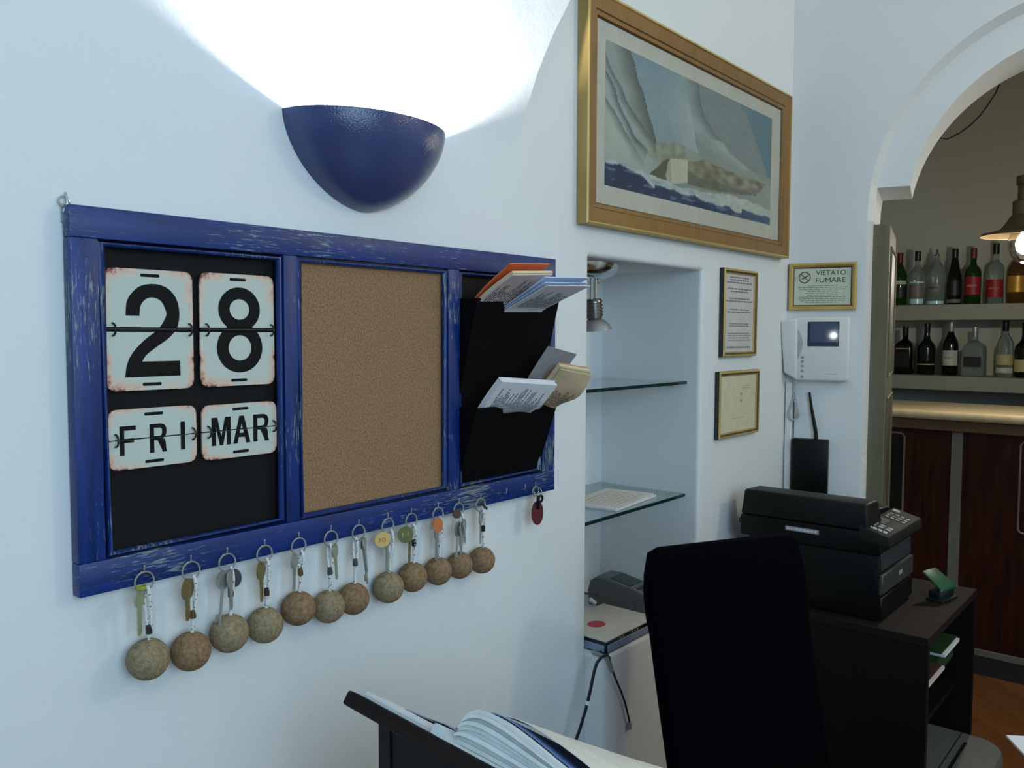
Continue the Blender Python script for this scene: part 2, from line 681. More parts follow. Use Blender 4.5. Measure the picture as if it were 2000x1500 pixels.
def glyphs(boxes, y, depth=0.0003):
    """boxes: list of (character, x0, x1, z0, z1) -> one mesh"""
    out = MB()
    for ch, x0, x1, z0, z1 in boxes:
        g = glyph_mesh(ch)
        for v in g.bm.verts:
            v.co = Vector((x0 + v.co.x * (x1 - x0), y, z0 + v.co.z * (z1 - z0)))
        r = bmesh.ops.extrude_face_region(g.bm, geom=g.bm.faces[:])
        for f in [f for f in r['geom'] if isinstance(f, bmesh.types.BMFace)]:
            for v in f.verts:
                v.co.y = y - depth - 0.00005 * f.material_index
        for f in g.bm.faces:
            f.material_index = 0
        tmp = bpy.data.meshes.new('tmp')
        g.bm.to_mesh(tmp)
        g.bm.free()
        out.bm.from_mesh(tmp)
        bpy.data.meshes.remove(tmp)
    return out


def clip(mb, z, keep_above):
    g = mb.bm.verts[:] + mb.bm.edges[:] + mb.bm.faces[:]
    bmesh.ops.bisect_plane(mb.bm, geom=g, plane_co=(0, 0, z), plane_no=(0, 0, 1), clear_inner=keep_above, clear_outer=not keep_above)
    return mb


def copy_tree(root, loc=None, label=None):
    """a thing with copies of its parts and sub-parts (mesh data shared)"""
    r = root.copy()
    COL.objects.link(r)
    if loc is not None:
        r.location = loc
    if label:
        r['label'] = label
    for ch in root.children:
        c = ch.copy()
        COL.objects.link(c)
        c.parent = r
        for g in ch.children:
            d = g.copy()
            COL.objects.link(d)
            d.parent = c
    return r


# frames: the left wall is the plane y=0 (room at y<0); the back wall meets it at x=2.611 and swings off at 76.4 degrees
CORNER = Vector((2.611, 0, 0))
BACK = Matrix.Translation(CORNER) @ Matrix.Rotation(math.radians(-76.4), 4, 'Z')

# ================================================================== THE SETTING
# ---- left wall with its plaster swelling towards the vault, and the niche
NX0, NX1, NZ1, ND, NR = 1.517, 2.035, 1.587, 0.314, 0.012


def frange(a, b, st):
    n = max(1, round((b - a) / st))
    return [a + (b - a) * i / n for i in range(n)]


def crest(z):
    """x of the plaster crest at height z"""
    pts = [(1.78, 1.262), (1.809, 1.275), (1.856, 1.286), (1.925, 1.305), (2.005, 1.338), (2.105, 1.392), (2.3, 1.56), (2.5, 1.85), (2.7, 2.2), (2.95, 2.5)]
    if z <= pts[0][0]:
        return pts[0][1]
    for (a, xa), (b, xb) in zip(pts, pts[1:]):
        if z <= b:
            return xa + (xb - xa) * (z - a) / (b - a)
    return pts[-1][1]


rd = [0, 0.0006, 0.0024, 0.0055, 0.0085, NR]
edge_in = [d for d in rd]
xs = frange(-3.0, 0.0, 0.3) + frange(0.0, 1.262, 0.04) + [1.262, 1.2621] + frange(1.29, NX0 - NR, 0.025)[0:]
xs += [NX0 - d for d in reversed(rd)] + frange(NX0, NX1, 0.06)[1:] + [NX1 + d for d in rd] + frange(NX1 + NR, 2.64, 0.05)[1:] + [2.64]
xs = sorted(set(round(x, 6) for x in xs))
zs = frange(0, NZ1, 0.08) + [NZ1 + d for d in rd] + frange(1.62, 2.9, 0.025) + [2.92]
zs = sorted(set(round(z, 6) for z in zs))


def wall_y(x, z):
    d = 1.0
    if z < NZ1:
        d = min(abs(x - NX0), abs(x - NX1))
    elif NX0 <= x <= NX1:
        d = z - NZ1
    else:
        d = math.hypot(min(abs(x - NX0), abs(x - NX1)), z - NZ1)
    y = 0.0
    if d < NR:
        y = NR - math.sqrt(max(0, NR * NR - (NR - d) ** 2))
    return y


mb = MB()
grid = {}
for i, x in enumerate(xs):
    for k, z in enumerate(zs):
        y = wall_y(x, z)
        px = x
        if z > 1.78:
            c = crest(z) - 1.262
            fall = 1 - abs(x - 1.262) / 1.3
            px = x + c * max(0, fall) if x <= 1.2621 else x + c * max(0, 1 - (x - 1.2621) / (2.64 - 1.2621))
            if x <= 1.262:
                y -= min(0.16 * (z - 1.78), 0.09) * math.exp(-(1.262 - x) / 0.42)
        grid[i, k] = mb.bm.verts.new((px, y, z))
for i in range(len(xs) - 1):
    for k in range(len(zs) - 1):
        xc, zc = (xs[i] + xs[i + 1]) / 2, (zs[k] + zs[k + 1]) / 2
        if NX0 < xc < NX1 and zc < NZ1:
            continue
        mb.bm.faces.new((grid[i, k], grid[i + 1, k], grid[i + 1, k + 1], grid[i, k + 1]))
wall_left = structure('wall_left', mb, M_WALL, smooth=50)
mb = MB()
a, b, c_, d_ = NR, ND, NX0, NX1
for q in ([(c_, a, 0), (c_, b, 0), (c_, b, NZ1), (c_, a, NZ1)], [(d_, b, 0), (d_, a, 0), (d_, a, NZ1), (d_, b, NZ1)],
          [(c_, a, NZ1), (c_, b, NZ1), (d_, b, NZ1), (d_, a, NZ1)], [(c_, b, 0), (d_, b, 0), (d_, b, NZ1), (c_, b, NZ1)]):
    mb.face(q)
structure('niche', mb, M_WALL, wall_left, smooth=False)

# plastered plinth standing out of the foot of the niche
mb = MB().box(NX0 - 0.001, NX1, -0.05, ND, 0, 0.712, 0.011, 3)
structure('trim_1', mb, M_WALL)

# ---- back wall with the arched opening
AC, AZ, A1, A2, A3 = 0.82, 1.787, 0.594, 0.578, 0.488
WT = 0.345
N = 40
arc = [(AC - A1 * math.cos(PI * i / N), AZ + A1 * math.sin(PI * i / N)) for i in range(N + 1)]
arc2 = [(AC - A2 * math.cos(PI * i / N), AZ + A2 * math.sin(PI * i / N)) for i in range(N + 1)]


def outline(r, y):
    return [(AC - r, y, 0)] + [(AC - r * math.cos(PI * i / N), y, AZ + r * math.sin(PI * i / N)) for i in range(N + 1)] + [(AC + r, y, 0)]


def pierced(r, y, s0, s1, top):
    mb_ = []
    mb_.append([(s0, y, 0), (AC - r, y, 0), (AC - r, y, AZ), (AC - r, y, top), (s0, y, top)])
    mb_.append([(s1, y, 0), (s1, y, top), (AC + r, y, top), (AC + r, y, AZ), (AC + r, y, 0)])
    o_ = outline(r, y)[1:-1]
    for p, q in zip(o_, o_[1:]):
        mb_.append([p, q, (q[0], y, top), (p[0], y, top)])
    return mb_


mb = MB()
for q in pierced(A1, 0, -0.0, 2.42, 2.92) + pierced(A2, WT, -1.62, 2.42, 2.92):
    mb.face(q)
mb.loft([outline(A1, 0), outline(A1 - 0.004, 0.012), outline(A2, 0.05), outline(A2, WT)], caps=False, closed=False)
wall_back = structure('wall_back', mb, M_WALL, smooth=40, frame=BACK)
# the arch's inner ring, set back from the wall face and cut off level above the door heads
mb = MB()
z0 = 1.868
rings = []
b1, b2 = math.asin((z0 - AZ) / A3), math.asin((z0 - AZ) / (A2 + 0.004))
for i in range(N + 1):
    u = i / N
    ti, to = b1 + (PI - 2 * b1) * u, b2 + (PI - 2 * b2) * u
    pin = (AC - A3 * math.cos(ti), AZ + A3 * math.sin(ti))
    pout = (AC - (A2 + 0.004) * math.cos(to), AZ + (A2 + 0.004) * math.sin(to))
    rings.append([(pout[0], 0.05, pout[1]), (pin[0] , 0.05, pin[1]), (pin[0], 0.325, pin[1]), (pout[0], 0.325, pout[1])])
mb.loft(rings)
structure('trim_2', mb, M_WALL, smooth=30, frame=BACK)

# ---- bar room shell, far wall, ceiling, right wall
mb = MB().box(5.3, 5.4, -2.5, 1.65, 0, 2.95)
structure('wall_far', mb, M_WALL2, smooth=False)
mb = MB().box(2.3, 5.4, 1.5, 1.6, 0, 2.95)
structure('wall_bar_left', mb, M_WALL2, smooth=False)
mb = MB().box(3.12, 5.4, -2.5, -2.38, 0, 2.95)
structure('wall_bar_right', mb, M_WALL2, smooth=False)
mb = MB().box(-3.0, 3.25, -3.3, -3.2, 0, 2.95)
structure('wall_right', mb, M_WALL, smooth=False)
mb = MB().box(3.12, 3.25, -3.3, -2.3, 0, 2.95)
structure('wall_return', mb, M_WALL, smooth=False)
mb = MB().box(-3.0, 5.4, -3.3, 1.65, 2.9, 3.0)
structure('ceiling', mb, M_WALL, smooth=False)

# ---- floor: screed with planks laid at 49 degrees
mb = MB().box(-3.0, 5.4, -3.3, 1.65, -0.12, -0.012)
floor = structure('floor', mb, plain('dark_joint', (30, 20, 14), 0.8), smooth=False)
planks_m = []
for k, (c0, c1) in enumerate((((108, 66, 34), (132, 84, 44)), ((118, 72, 36), (140, 92, 50)), ((100, 60, 32), (122, 78, 42)))):
    planks_m.append(wood('floor_plank_wood_%s' % 'abc'[k], c0, c1, 0.38, (10, 1, 1), 5))
PW, PL = 0.155, 1.15
pm = []
for k in range(3):
    m_ = MB().box(0.001, PL - 0.001, 0.001, PW - 0.001, -0.012, 0.0, 0.0012, 1)
    me = bpy.data.meshes.new('plank')
    bmesh.ops.recalc_face_normals(m_.bm, faces=m_.bm.faces)
    m_.bm.to_mesh(me)
    m_.bm.free()
    me.materials.append(planks_m[k])
    pm.append(me)
ang = math.radians(49)
ud, vd = Vector((math.cos(ang), math.sin(ang), 0)), Vector((-math.sin(ang), math.cos(ang), 0))
org = Vector((3.6829, -0.3632, 0)) - vd * PW * 30 - ud * PL * 5
n_pl = 0
for r in range(60):
    for c in range(9):
        p = org + vd * PW * r + ud * (PL * (c + (r * 0.37) % 1.0))
        mid = p + ud * PL / 2
        if not (1.55 < mid.x < 4.35 and -2.5 < mid.y < 0.7) or mid.y > 0.05 - 0.2 and mid.x < 2.3:
            continue
        o = bpy.data.objects.new('plank', random.choice(pm))
        COL.objects.link(o)
        o.parent = floor
        o.location = p
        o.rotation_euler = (0, 0, ang)
        n_pl += 1
# the rest of the floor, out of the picture, in the same wood
mb = MB()
mb.box(-3.0, 0.7, -3.2, -0.001, -0.012, -0.001)
structure('plank_field', mb, planks_m[0], floor, smooth=False)

# ---- grey door leaf folded back in the arch
mb = MB().box(0.234, 0.288, 0.045, 0.48, 0.012, 1.757, 0.003, 1)
door = structure('door_1', mb, M_DOOR, frame=BACK)
for z0, z1 in ((0.16, 0.66), (0.76, 1.22), (1.29, 1.69)):
    m_ = MB()
    P = [(0.288, 0.095, z0), (0.288, 0.43, z0), (0.288, 0.43, z1), (0.288, 0.095, z1)]
    m_.tube([(0.2885, y, z) for _, y, z in P], 0.006, 6, closed=True)
    structure('panel_moulding', m_, M_DOOR, door)
    m_ = MB().box(0.2875, 0.2888, 0.101, 0.424, z0 + 0.006, z1 - 0.006)
    structure('door_panel', m_, plain('door_panel_brown', (78, 66, 46), 0.5), door, smooth=False)
m_ = MB().box(0.2275, 0.2335, 0.052, 0.47, 0.02, 1.75)  # dark strip painted in for the shadow gap between leaf and jamb
structure('shadow_gap_strip', m_, M_DOORDARK, door, smooth=False)

# ================================================================== KEY BOARD
FX0, FX1, FZ0, FZ1, FY = 0.428, 1.370, 1.100, 1.570, -0.021
OZ0, OZ1 = 1.141, 1.532
board = thing('key_board', 'long worn blue framed wall organiser with black panel, cork panel and black pockets', 'organiser', (0.9, 0, FZ0))


def rail(name, x0, x1, z0, z1, m):
    return obj(name, MB().box(x0, x1, FY, -0.0012, z0, z1, 0.0016, 2), m, board)


rail('top_rail', FX0, FX1, OZ1, FZ1, M_BLUE_H)
rail('bottom_rail', FX0, FX1, FZ0, OZ0, M_BLUE_H)
rail('stile', FX0, 0.461, OZ0, OZ1, M_BLUE_V)
rail('stile', 1.3285, FX1, OZ0, OZ1, M_BLUE_V)
rail('mullion', 0.7225, 0.746, OZ0, OZ1, M_BLUE_V)
rail('mullion', 1.0605, 1.088, OZ0, OZ1, M_BLUE_V)


def bead(x0, x1):
    m_ = MB()
    r = 0.0055
    m_.tube([(x0 + r, FY + 0.006, OZ0 + r), (x1 - r, FY + 0.006, OZ0 + r), (x1 - r, FY + 0.006, OZ1 - r), (x0 + r, FY + 0.006, OZ1 - r)], r, 10, closed=True)
    obj('bead_moulding', m_, M_BLUE_V, board)


bead(0.461, 0.7225)
bead(0.746, 1.0605)
bead(1.088, 1.3285)
obj('black_panel', MB().box(0.459, 0.7235, -0.004, -0.0015, OZ0 - 0.002, OZ1 + 0.002), M_BLACKBOARD, board, smooth=False)
obj('cork_panel', MB().box(0.745, 1.0615, -0.009, -0.0015, OZ0 - 0.002, OZ1 + 0.002), M_CORKBOARD, board, smooth=False)
obj('pocket_back', MB().box(1.087, 1.3295, -0.008, -0.0015, OZ0 - 0.002, OZ1 + 0.002), M_BLACKBOARD, board, smooth=False)


def pocket(zb, zt, out):
    """black card letter pocket: front leaf leaning out with a notch in its lip, two gussets"""
    x0, x1 = 1.0915, 1.327
    n0, n1, nd = 1.158, 1.276, 0.0145
    prof = [(x0, 0), (x1, 0), (x1, 1.0), (n1 + 0.014, 1.0), (n1, 1 - nd / (zt - zb)), (n0 + 0.008, 1 - nd / (zt - zb)), (n0, 1.0), (x0, 1.0)]
    H = zt - zb

    def f(dy):
        return lambda x, t_: (x, -0.0095 - dy - (out - 0.0095) * t_ ** 0.9, zb + H * t_)
    m_ = MB().prism(prof, f(0.0014), f(0.0))
    p_ = obj('pocket', m_, M_BLACKFAB, board, smooth=False)
    for x in (x0, x1 - 0.0012):
        m_ = MB().prism([(-0.0085, zb), (-0.0095, zb), (-out, zt), (-0.0085, zt)], lambda y, z: (x, y, z), lambda y, z: (x + 0.0012, y, z))
        obj('gusset', m_, M_BLACKFAB, p_, smooth=False)


pocket(1.285, 1.482, 0.060)
pocket(1.148, 1.2885, 0.060)

HOOKX = [0.504, 0.567, 0.620, 0.679, 0.737, 0.796, 0.850, 0.911, 0.963, 1.026, 1.078, 1.136, 1.209, 1.265, 1.297]
HZ = 1.1165
hk = MB()
hk.tube([(0, -0.0205, 0), (0, -0.0265, -0.001), (0, -0.0285, 0.001), (0, -0.029, 0.0085)], 0.0009, 6)
hk.sphere((0, -0.029, 0.009), 0.0013, 8, 6)
hook0 = None
for x in HOOKX:
    if hook0 is None:
        hook0 = obj('hook', hk.xf(Matrix.Translation((x, 0, HZ))), M_STEEL, board)
        continue
    h = hook0.copy()
    COL.objects.link(h)
    h.location = Vector((x - HOOKX[0], 0, 0))
m_ = MB()
m_.torus((0.430, -0.004, 1.5745), 0.006, 0.0013, 'y', 16, 6)
m_.tube([(0.4315, -0.004, 1.585), (0.431, -0.010, 1.572), (0.4275, -0.006, 1.561)], 0.0014, 6)
m_.box(0.4265, 0.4345, -0.003, -0.0012, 1.55, 1.572)
obj('hanger', m_, M_STEEL, board)

# ---- the four hinged calendar tags
def tag_plate(x0, x1, z0, z1, zs, gap, label, boxes, y=-0.0125, rod=True):
    th = thing('calendar_tag', label, 'calendar tag', ((x0 + x1) / 2, -0.008, z0), group=None)
    r = 0.011
    out = rrect(x0, x1, z0, z1, r)
    for nm, up in (('upper_plate', True), ('lower_plate', False)):
        m_ = MB()
        tilt = 0.0025 if up else 0.0
        m_.plate(out, y, y + 0.0028)
        clip(m_, zs + gap / 2 if up else zs - gap / 2, up)
        hol = [e for e in m_.bm.edges if e.is_boundary]
        bmesh.ops.holes_fill(m_.bm, edges=hol)
        uvl = m_.bm.loops.layers.uv.new('UVMap')
        for f in m_.bm.faces:
            for l in f.loops:
                l[uvl].uv = ((l.vert.co.x - x0) / (x1 - x0), (l.vert.co.z - z0) / (z1 - z0))
        pl = obj(nm, m_, M_PLATE, th, smooth=False)
        xm = (x0 + x1) / 2
        zz = z1 - 0.0075 if up else z0 + 0.0075
        s_ = MB().plate(rrect(xm - 0.0125, xm + 0.0125, zz - 0.002, zz + 0.002, 0.0018, 3), y - 0.0003, y + 0.0006)
        obj('slot', s_, M_INKBLACK, pl, smooth=False)
        for bx in boxes:
            tx = clip(glyphs([bx], y - 0.0001), zs + gap / 2 if up else zs - gap / 2, up)
            obj('numeral' if bx[0].isdigit() else 'letter', tx, M_INKBLACK, pl, smooth=False)
    for x in (x0 + 0.0085, x1 - 0.006):
        m_ = MB().torus((x, y - 0.0008, zs), 0.0078, 0.0013, 'x', 20, 6)
        obj('hinge_ring', m_, M_BLACKMETAL, th)
    if rod:
        obj('hinge_rod', MB().tube([(x0 + 0.001, y + 0.001, zs), (x1 - 0.001, y + 0.001, zs)], 0.0022, 8), M_BLACKMETAL, th)
    return th


tag_plate(0.4705, 0.5855, 1.3465, 1.4995, 1.4235, 0.0058, 'large rusty cream tin calendar tag with the numeral two, left of the eight', [('2', 0.4935, 0.5665, 1.3635, 1.4815)])
tag_plate(0.5955, 0.7105, 1.3465, 1.5005, 1.4235, 0.0058, 'large rusty cream tin calendar tag with the numeral eight', [('8', 0.6195, 0.6905, 1.3645, 1.4825)])
tag_plate(0.4705, 0.5875, 1.2475, 1.3235, 1.2852, 0.0016, 'small rusty cream tin calendar tag lettered FRI', [('F', 0.4845, 0.5050, 1.2655, 1.3025), ('R', 0.5230, 0.5460, 1.2655, 1.3025), ('I', 0.5650, 0.5710, 1.2655, 1.3025)], rod=False)
tag_plate(0.5955, 0.7125, 1.2465, 1.3215, 1.2852, 0.0016, 'small rusty cream tin calendar tag lettered MAR', [('M', 0.6095, 0.6385, 1.2655, 1.3040), ('A', 0.6420, 0.6690, 1.2655, 1.3040), ('R', 0.6740, 0.6995, 1.2655, 1.3040)], rod=False)


# ---- booklets and cards in the pockets: soft sheets that bend outwards
def booklet(name, label, left, right, x0, x1, thick, mats, lines=None, inner=None):
    """left/right: (y,z) polylines of the booklet's two long edges, from inside the pocket to the top; thickness grows towards the room"""
    th = thing(name, label, 'booklet' if 'card' not in name else 'card', (x0, left[0][0], left[0][1]))

    def samp(pl, t_):
        n = len(pl) - 1
        i = min(int(t_ * n), n - 1)
        f = t_ * n - i
        p0 = pl[max(i - 1, 0)]
        p1, p2 = pl[i], pl[i + 1]
        p3 = pl[min(i + 2, n)]
        return [0.5 * (2 * b_ + (c - a_) * f + (2 * a_ - 5 * b_ + 4 * c - d) * f * f + (3 * b_ - a_ - 3 * c + d) * f ** 3) for a_, b_, c, d in zip(p0, p1, p2, p3)]
    S, T = 10, 14
    fan_of = [0.0]                     # how far the following sheets stand off at the free end

    def surf(off, u, v):
        ly, lz = samp(left, v)
        ry, rz = samp(right, v)
        ly2, lz2 = samp(left, min(1, v + 0.02))
        d = (ly2 - samp(left, max(0, v - 0.02))[0], lz2 - samp(left, max(0, v - 0.02))[1])
        L_ = math.hypot(*d) or 1
        ny, nz = -d[1] / L_, d[0] / L_
        off += fan_of[0] * v * v
        return (x0 + (x1 - x0) * u, ly + (ry - ly) * u + ny * off, lz + (rz - lz) * u + nz * off)

    def layer(nm, o0, o1, mat, v1=1.0, u0=0.0, u1=1.0):
        m_ = MB()
        rings = []
        for k in range(T + 1):
            v = v1 * k / T
            rings.append([surf(o0, u0 + (u1 - u0) * i / S, v) for i in range(S + 1)] + [surf(o1, u0 + (u1 - u0) * i / S, v) for i in range(S, -1, -1)])
        m_.loft(rings)
        return obj(nm, m_, mat, th, smooth=30)
    o = 0.0
    for nm, tk, mat, v1, *fan in mats:
        if fan:
            fan_of[0] += fan[0]
        layer(nm, o, o + tk - 0.0002, mat, v1)
        o += tk
    if lines:
        m_ = MB()
        random.seed(len(label))
        v0, v1, n, u0, u1 = lines
        vt = mats[-1][3]
        nl = max(8, int(n * 1.1))
        for k in range(nl):                                   # lines of print run along the sheet
            u = u0 + (u1 - u0) * k / nl
            du = (u1 - u0) / nl * 0.4
            ve = v0 + (v1 - v0) * random.uniform(0.55, 1.0)
            v = v0
            while v < ve:
                vb = min(ve, v + (v1 - v0) * random.uniform(0.08, 0.2))
                m_.face([surf(o + 0.0003, u, v * vt), surf(o + 0.0003, u + du, v * vt), surf(o + 0.0003, u + du, vb * vt), surf(o + 0.0003, u, vb * vt)])
                v = vb + 0.012
        obj('printed_lines', m_, M_INK, th, smooth=False, fixn=False, kind='stuff')
    return th


booklet('booklet', 'booklet with orange cover leaning out of the upper black pocket',
        [(-0.020, 1.420), (-0.025, 1.445), (-0.040, 1.476), (-0.074, 1.505), (-0.127, 1.539)],
        [(-0.020, 1.420), (-0.025, 1.445), (-0.036, 1.472), (-0.066, 1.510), (-0.118, 1.547)], 1.100, 1.222, 0.005,
        [('orange_cover', 0.0025, M_ORANGE, 1.0), ('pages', 0.005, M_CREAM, 0.985, 0.012), ('front_page', 0.003, plain('pinkish_paper', (206, 188, 184), 0.8), 0.97)],
        (0.55, 0.93, 15, 0.06, 0.94))
booklet('leaflet', 'white leaflet with pale blue fold curling out of the upper pocket beside the orange booklet',
        [(-0.033, 1.425), (-0.038, 1.448), (-0.056, 1.468), (-0.100, 1.492), (-0.150, 1.519)],
        [(-0.033, 1.425), (-0.038, 1.448), (-0.056, 1.470), (-0.094, 1.490), (-0.166, 1.523)], 1.168, 1.278, 0.002,
        [('back_sheet', 0.0016, M_PAPERBLUE, 1.0), ('middle_sheet', 0.0014, M_PAPERBLUE, 0.97, 0.007), ('front_sheet', 0.0014, M_PAPER, 0.98, 0.006)],
        (0.6, 0.9, 14, 0.15, 0.95))
booklet('booklet', 'thick white booklet of printed pages leaning out of the lower black pocket',
        [(-0.022, 1.240), (-0.028, 1.262), (-0.042, 1.286), (-0.066, 1.315), (-0.093, 1.344)],
        [(-0.022, 1.240), (-0.028, 1.260), (-0.048, 1.277), (-0.076, 1.294), (-0.112, 1.333)], 1.112, 1.248, 0.004,
        [('back_cover', 0.002, plain('white_card', (230, 230, 238), 0.7), 1.0), ('pages', 0.009, M_PAPER, 0.985)],
        (0.38, 0.93, 26, 0.1, 0.95))
booklet('grey_card', 'plain grey card standing behind the cream booklet in the lower pocket',
        [(-0.014, 1.245), (-0.020, 1.275), (-0.052, 1.325), (-0.080, 1.362), (-0.108, 1.397)],
        [(-0.014, 1.245), (-0.020, 1.275), (-0.050, 1.315), (-0.080, 1.348), (-0.108, 1.381)], 1.232, 1.322, 0.001,
        [('sheet', 0.0012, M_GREYCARD, 1.0)])
booklet('booklet', 'cream and orange edged booklet bending out of the lower pocket over the wall edge',
        [(-0.018, 1.240), (-0.024, 1.262), (-0.048, 1.296), (-0.082, 1.335), (-0.110, 1.366)],
        [(-0.018, 1.240), (-0.024, 1.262), (-0.055, 1.288), (-0.106, 1.310), (-0.135, 1.356)], 1.262, 1.324, 0.004,
        [('orange_sheet', 0.0014, plain('pale_orange_paper', (214, 150, 116), 0.8), 1.0), ('cream_pages', 0.007, M_CREAM, 0.985), ('green_sheet', 0.0016, plain('olive_paper', (168, 168, 122), 0.8), 0.97), ('front_page', 0.004, plain('beige_paper', (196, 170, 138), 0.8), 0.95)],
        (0.5, 0.8, 12, 0.1, 0.95))

# ================================================================== KEYS ON THE HOOKS
M_CORD = NT('white_cord_with_black_flecks')
_v = M_CORD.noise(330, 2)
M_CORD.base(M_CORD.ramp(_v, [(0.36, (0.03, 0.03, 0.035)), (0.40, srgb((214, 214, 212)))]))
M_CORD.set(Roughness=0.6)
M_CORD = M_CORD.m
M_SLEEVE = {'dark': plain('dark_shrink_sleeve', (52, 44, 44), 0.25), 'clear': plain('clear_shrink_sleeve', (196, 200, 200), 0.2),
            'bronze': plain('bronze_sleeve', (116, 98, 66), 0.35, 0.6), 'ribbed': plain('grey_ribbed_sleeve', (92, 96, 98), 0.4, 0.5),
            'black': plain('black_sleeve', (16, 16, 18), 0.3)}


def key_shape(m_, x, z, length, bow, w, rot, y, toothed=True, lever=False, tilt=0.0):
    """one key hanging from (x,y,z): bow with a hole, shank and bit; rot turns it about the vertical, tilt leans it sideways"""
    k = MB()
    n = 18
    th = 0.0011
    out = [(bow * 0.5 * math.sin(2 * PI * i / n), -bow * 0.52 + bow * 0.55 * math.cos(2 * PI * i / n)) for i in range(n)]
    hole = [(0.0022 * math.sin(2 * PI * i / n), -bow * 0.16 + 0.0022 * math.cos(2 * PI * i / n)) for i in range(n)]
    vf = [[k.bm.verts.new((px, s_, pz)) for px, pz in pl] for s_ in (-th, th) for pl in (out, hole)]
    for i in range(n):
        j = (i + 1) % n
        k.bm.faces.new((vf[0][i], vf[0][j], vf[1][j], vf[1][i]))
        k.bm.faces.new((vf[2][j], vf[2][i], vf[3][i], vf[3][j]))
        k.bm.faces.new((vf[0][j], vf[0][i], vf[2][i], vf[2][j]))
        k.bm.faces.new((vf[1][i], vf[1][j], vf[3][j], vf[3][i]))
    z0, z1 = -bow * 0.98, -length
    if lever:
        k.tube([(0, 0, z0 + 0.002), (0, 0, z1)], 0.0019, 8)
        k.box(-0.0085, -0.001, -0.0009, 0.0009, z1 + 0.010, z1 + 0.0175)
        k.box(-0.0085, -0.0055, -0.0009, 0.0009, z1 + 0.0075, z1 + 0.011)
    else:
        pts = [(w / 2, z0 + 0.003), (w / 2, z1 + 0.003), (0, z1)]
        steps = 7
        for i in range(steps):
            zz = z1 + 0.002 + (z0 - z1) * 0.75 * i / steps
            pts.append((-w / 2 + (0.0011 if i % 2 else 0.0), zz))
        pts.append((-w / 2, z0 + 0.003))
        k.plate(pts, -th * 0.85, th * 0.85)
    k.xf(Matrix.Translation((x, y, z)) @ Matrix.Rotation(tilt, 4, 'Y') @ Matrix.Rotation(-rot * 0.62, 4, 'Z'))
    me = bpy.data.meshes.new('tmp')
    bmesh.ops.recalc_face_normals(k.bm, faces=k.bm.faces)
    k.bm.to_mesh(me)
    k.bm.free()
    m_.bm.from_mesh(me)
    bpy.data.meshes.remove(me)
    return m_


BY = -0.0285
#  ball x, ball z, ball r, cork, cord side dx, sleeve kind, sleeve z, keys [(dx, dz, len, bow, w, rot, mat, lever, tilt)], extra, label
K_ = [
    (0.5065, 1.0045, 0.0262, 'a', 0.003, 'dark', 1.044, [(-0.0065, 0, 0.058, 0.021, 0.008, -0.95, 'g', 0, 0.02)], 'twine', 'pale green key and dark sleeved cord with cork ball, leftmost on the blue board'),
    (0.5645, 0.998, 0.0257, 'b', 0.003, 'bronze', 1.048, [(-0.005, 0, 0.056, 0.026, 0.008, -0.8, 'b', 0, 0.02)], None, 'single bronze key beside bronze sleeve with dark cork ball, second from the left'),
    (0.6215, 1.0065, 0.0262, 'a', 0.005, 'ribbed', 1.064, [(-0.009, -0.001, 0.075, 0.023, 0.006, -0.35, 's', 1, 0.10), (0.0, 0, 0.056, 0.024, 0.007, -1.0, 's', 0, 0.0)], 'coin', 'two long silver keys with round heads and cork ball, third from the left'),
    (0.678, 1.003, 0.0255, 'a', 0.003, 'dark', 1.052, [(-0.007, 0, 0.058, 0.024, 0.007, -0.85, 'b', 0, -0.01)], None, 'bronze headed key with dark and clear sleeve over pale cork ball, fourth from the left'),
    (0.735, 1.013, 0.0252, 'b', 0.004, 'bronze', 1.068, [(-0.008, 0, 0.056, 0.021, 0.0075, -0.8, 's', 0, 0.05)], None, 'silver key beside a stubby bronze sleeve with brown cork ball, under the first mullion'),
    (0.790, 1.002, 0.0250, 'a', -0.003, 'ribbed', 1.058, [(0.0055, 0.001, 0.056, 0.021, 0.0075, -0.9, 'g', 0, -0.06)], None, 'key hanging right of its grey ribbed cord with pale cork ball, sixth from the left'),
    (0.8385, 1.0025, 0.0250, 'b', -0.007, 'ribbed', 1.061, [(0.004, 0.001, 0.077, 0.018, 0.006, -0.8, 's', 1, -0.15), (0.0065, 0.001, 0.058, 0.019, 0.007, -1.0, 's', 0, -0.10)], None, 'two keys slanting right of a grey ribbed cord with brown cork ball'),
    (0.911, 1.004, 0.0255, 'a', 0.006, 'clear', 1.058, [(-0.004, -0.006, 0.060, 0.020, 0.0085, -0.7, 's', 0, 0.02)], 'ten', 'keys with round yellow tag stamped 10 and cork ball'),
    (0.965, 1.009, 0.0250, 'b', 0.004, 'black', 1.068, [(-0.005, -0.006, 0.060, 0.020, 0.008, -0.75, 'b', 0, 0.05)], 'olive', 'keys with round olive green tag and black dotted sleeve with cork ball'),
    (1.0255, 1.006, 0.0243, 'b', 0.005, 'clear', 1.062, [(-0.006, -0.008, 0.062, 0.022, 0.009, -0.6, 's', 0, 0.02)], 'rust', 'silver key with rusty orange tag beside clear sleeve with cork ball'),
    (1.0795, 1.005, 0.0240, 'b', 0.006, 'clear', 1.046, [(-0.005, -0.012, 0.072, 0.024, 0.007, -0.5, 's', 1, 0.06), (0.001, -0.012, 0.058, 0.024, 0.008, -0.8, 's', 0, 0.02), (0.005, -0.008, 0.044, 0.018, 0.006, -0.8, 's', 0, -0.05)], 'brown', 'crowded bunch of silver keys with small brown leather tag and cork ball'),
    (1.1395, 1.002, 0.0245, 'b', 0.003, 'black', 1.062, [(-0.003, -0.004, 0.058, 0.021, 0.0075, -0.75, 's', 0, 0.02)], 'bar', 'silver key and black sleeved cord with warm cork ball, rightmost of the cork balls'),
]
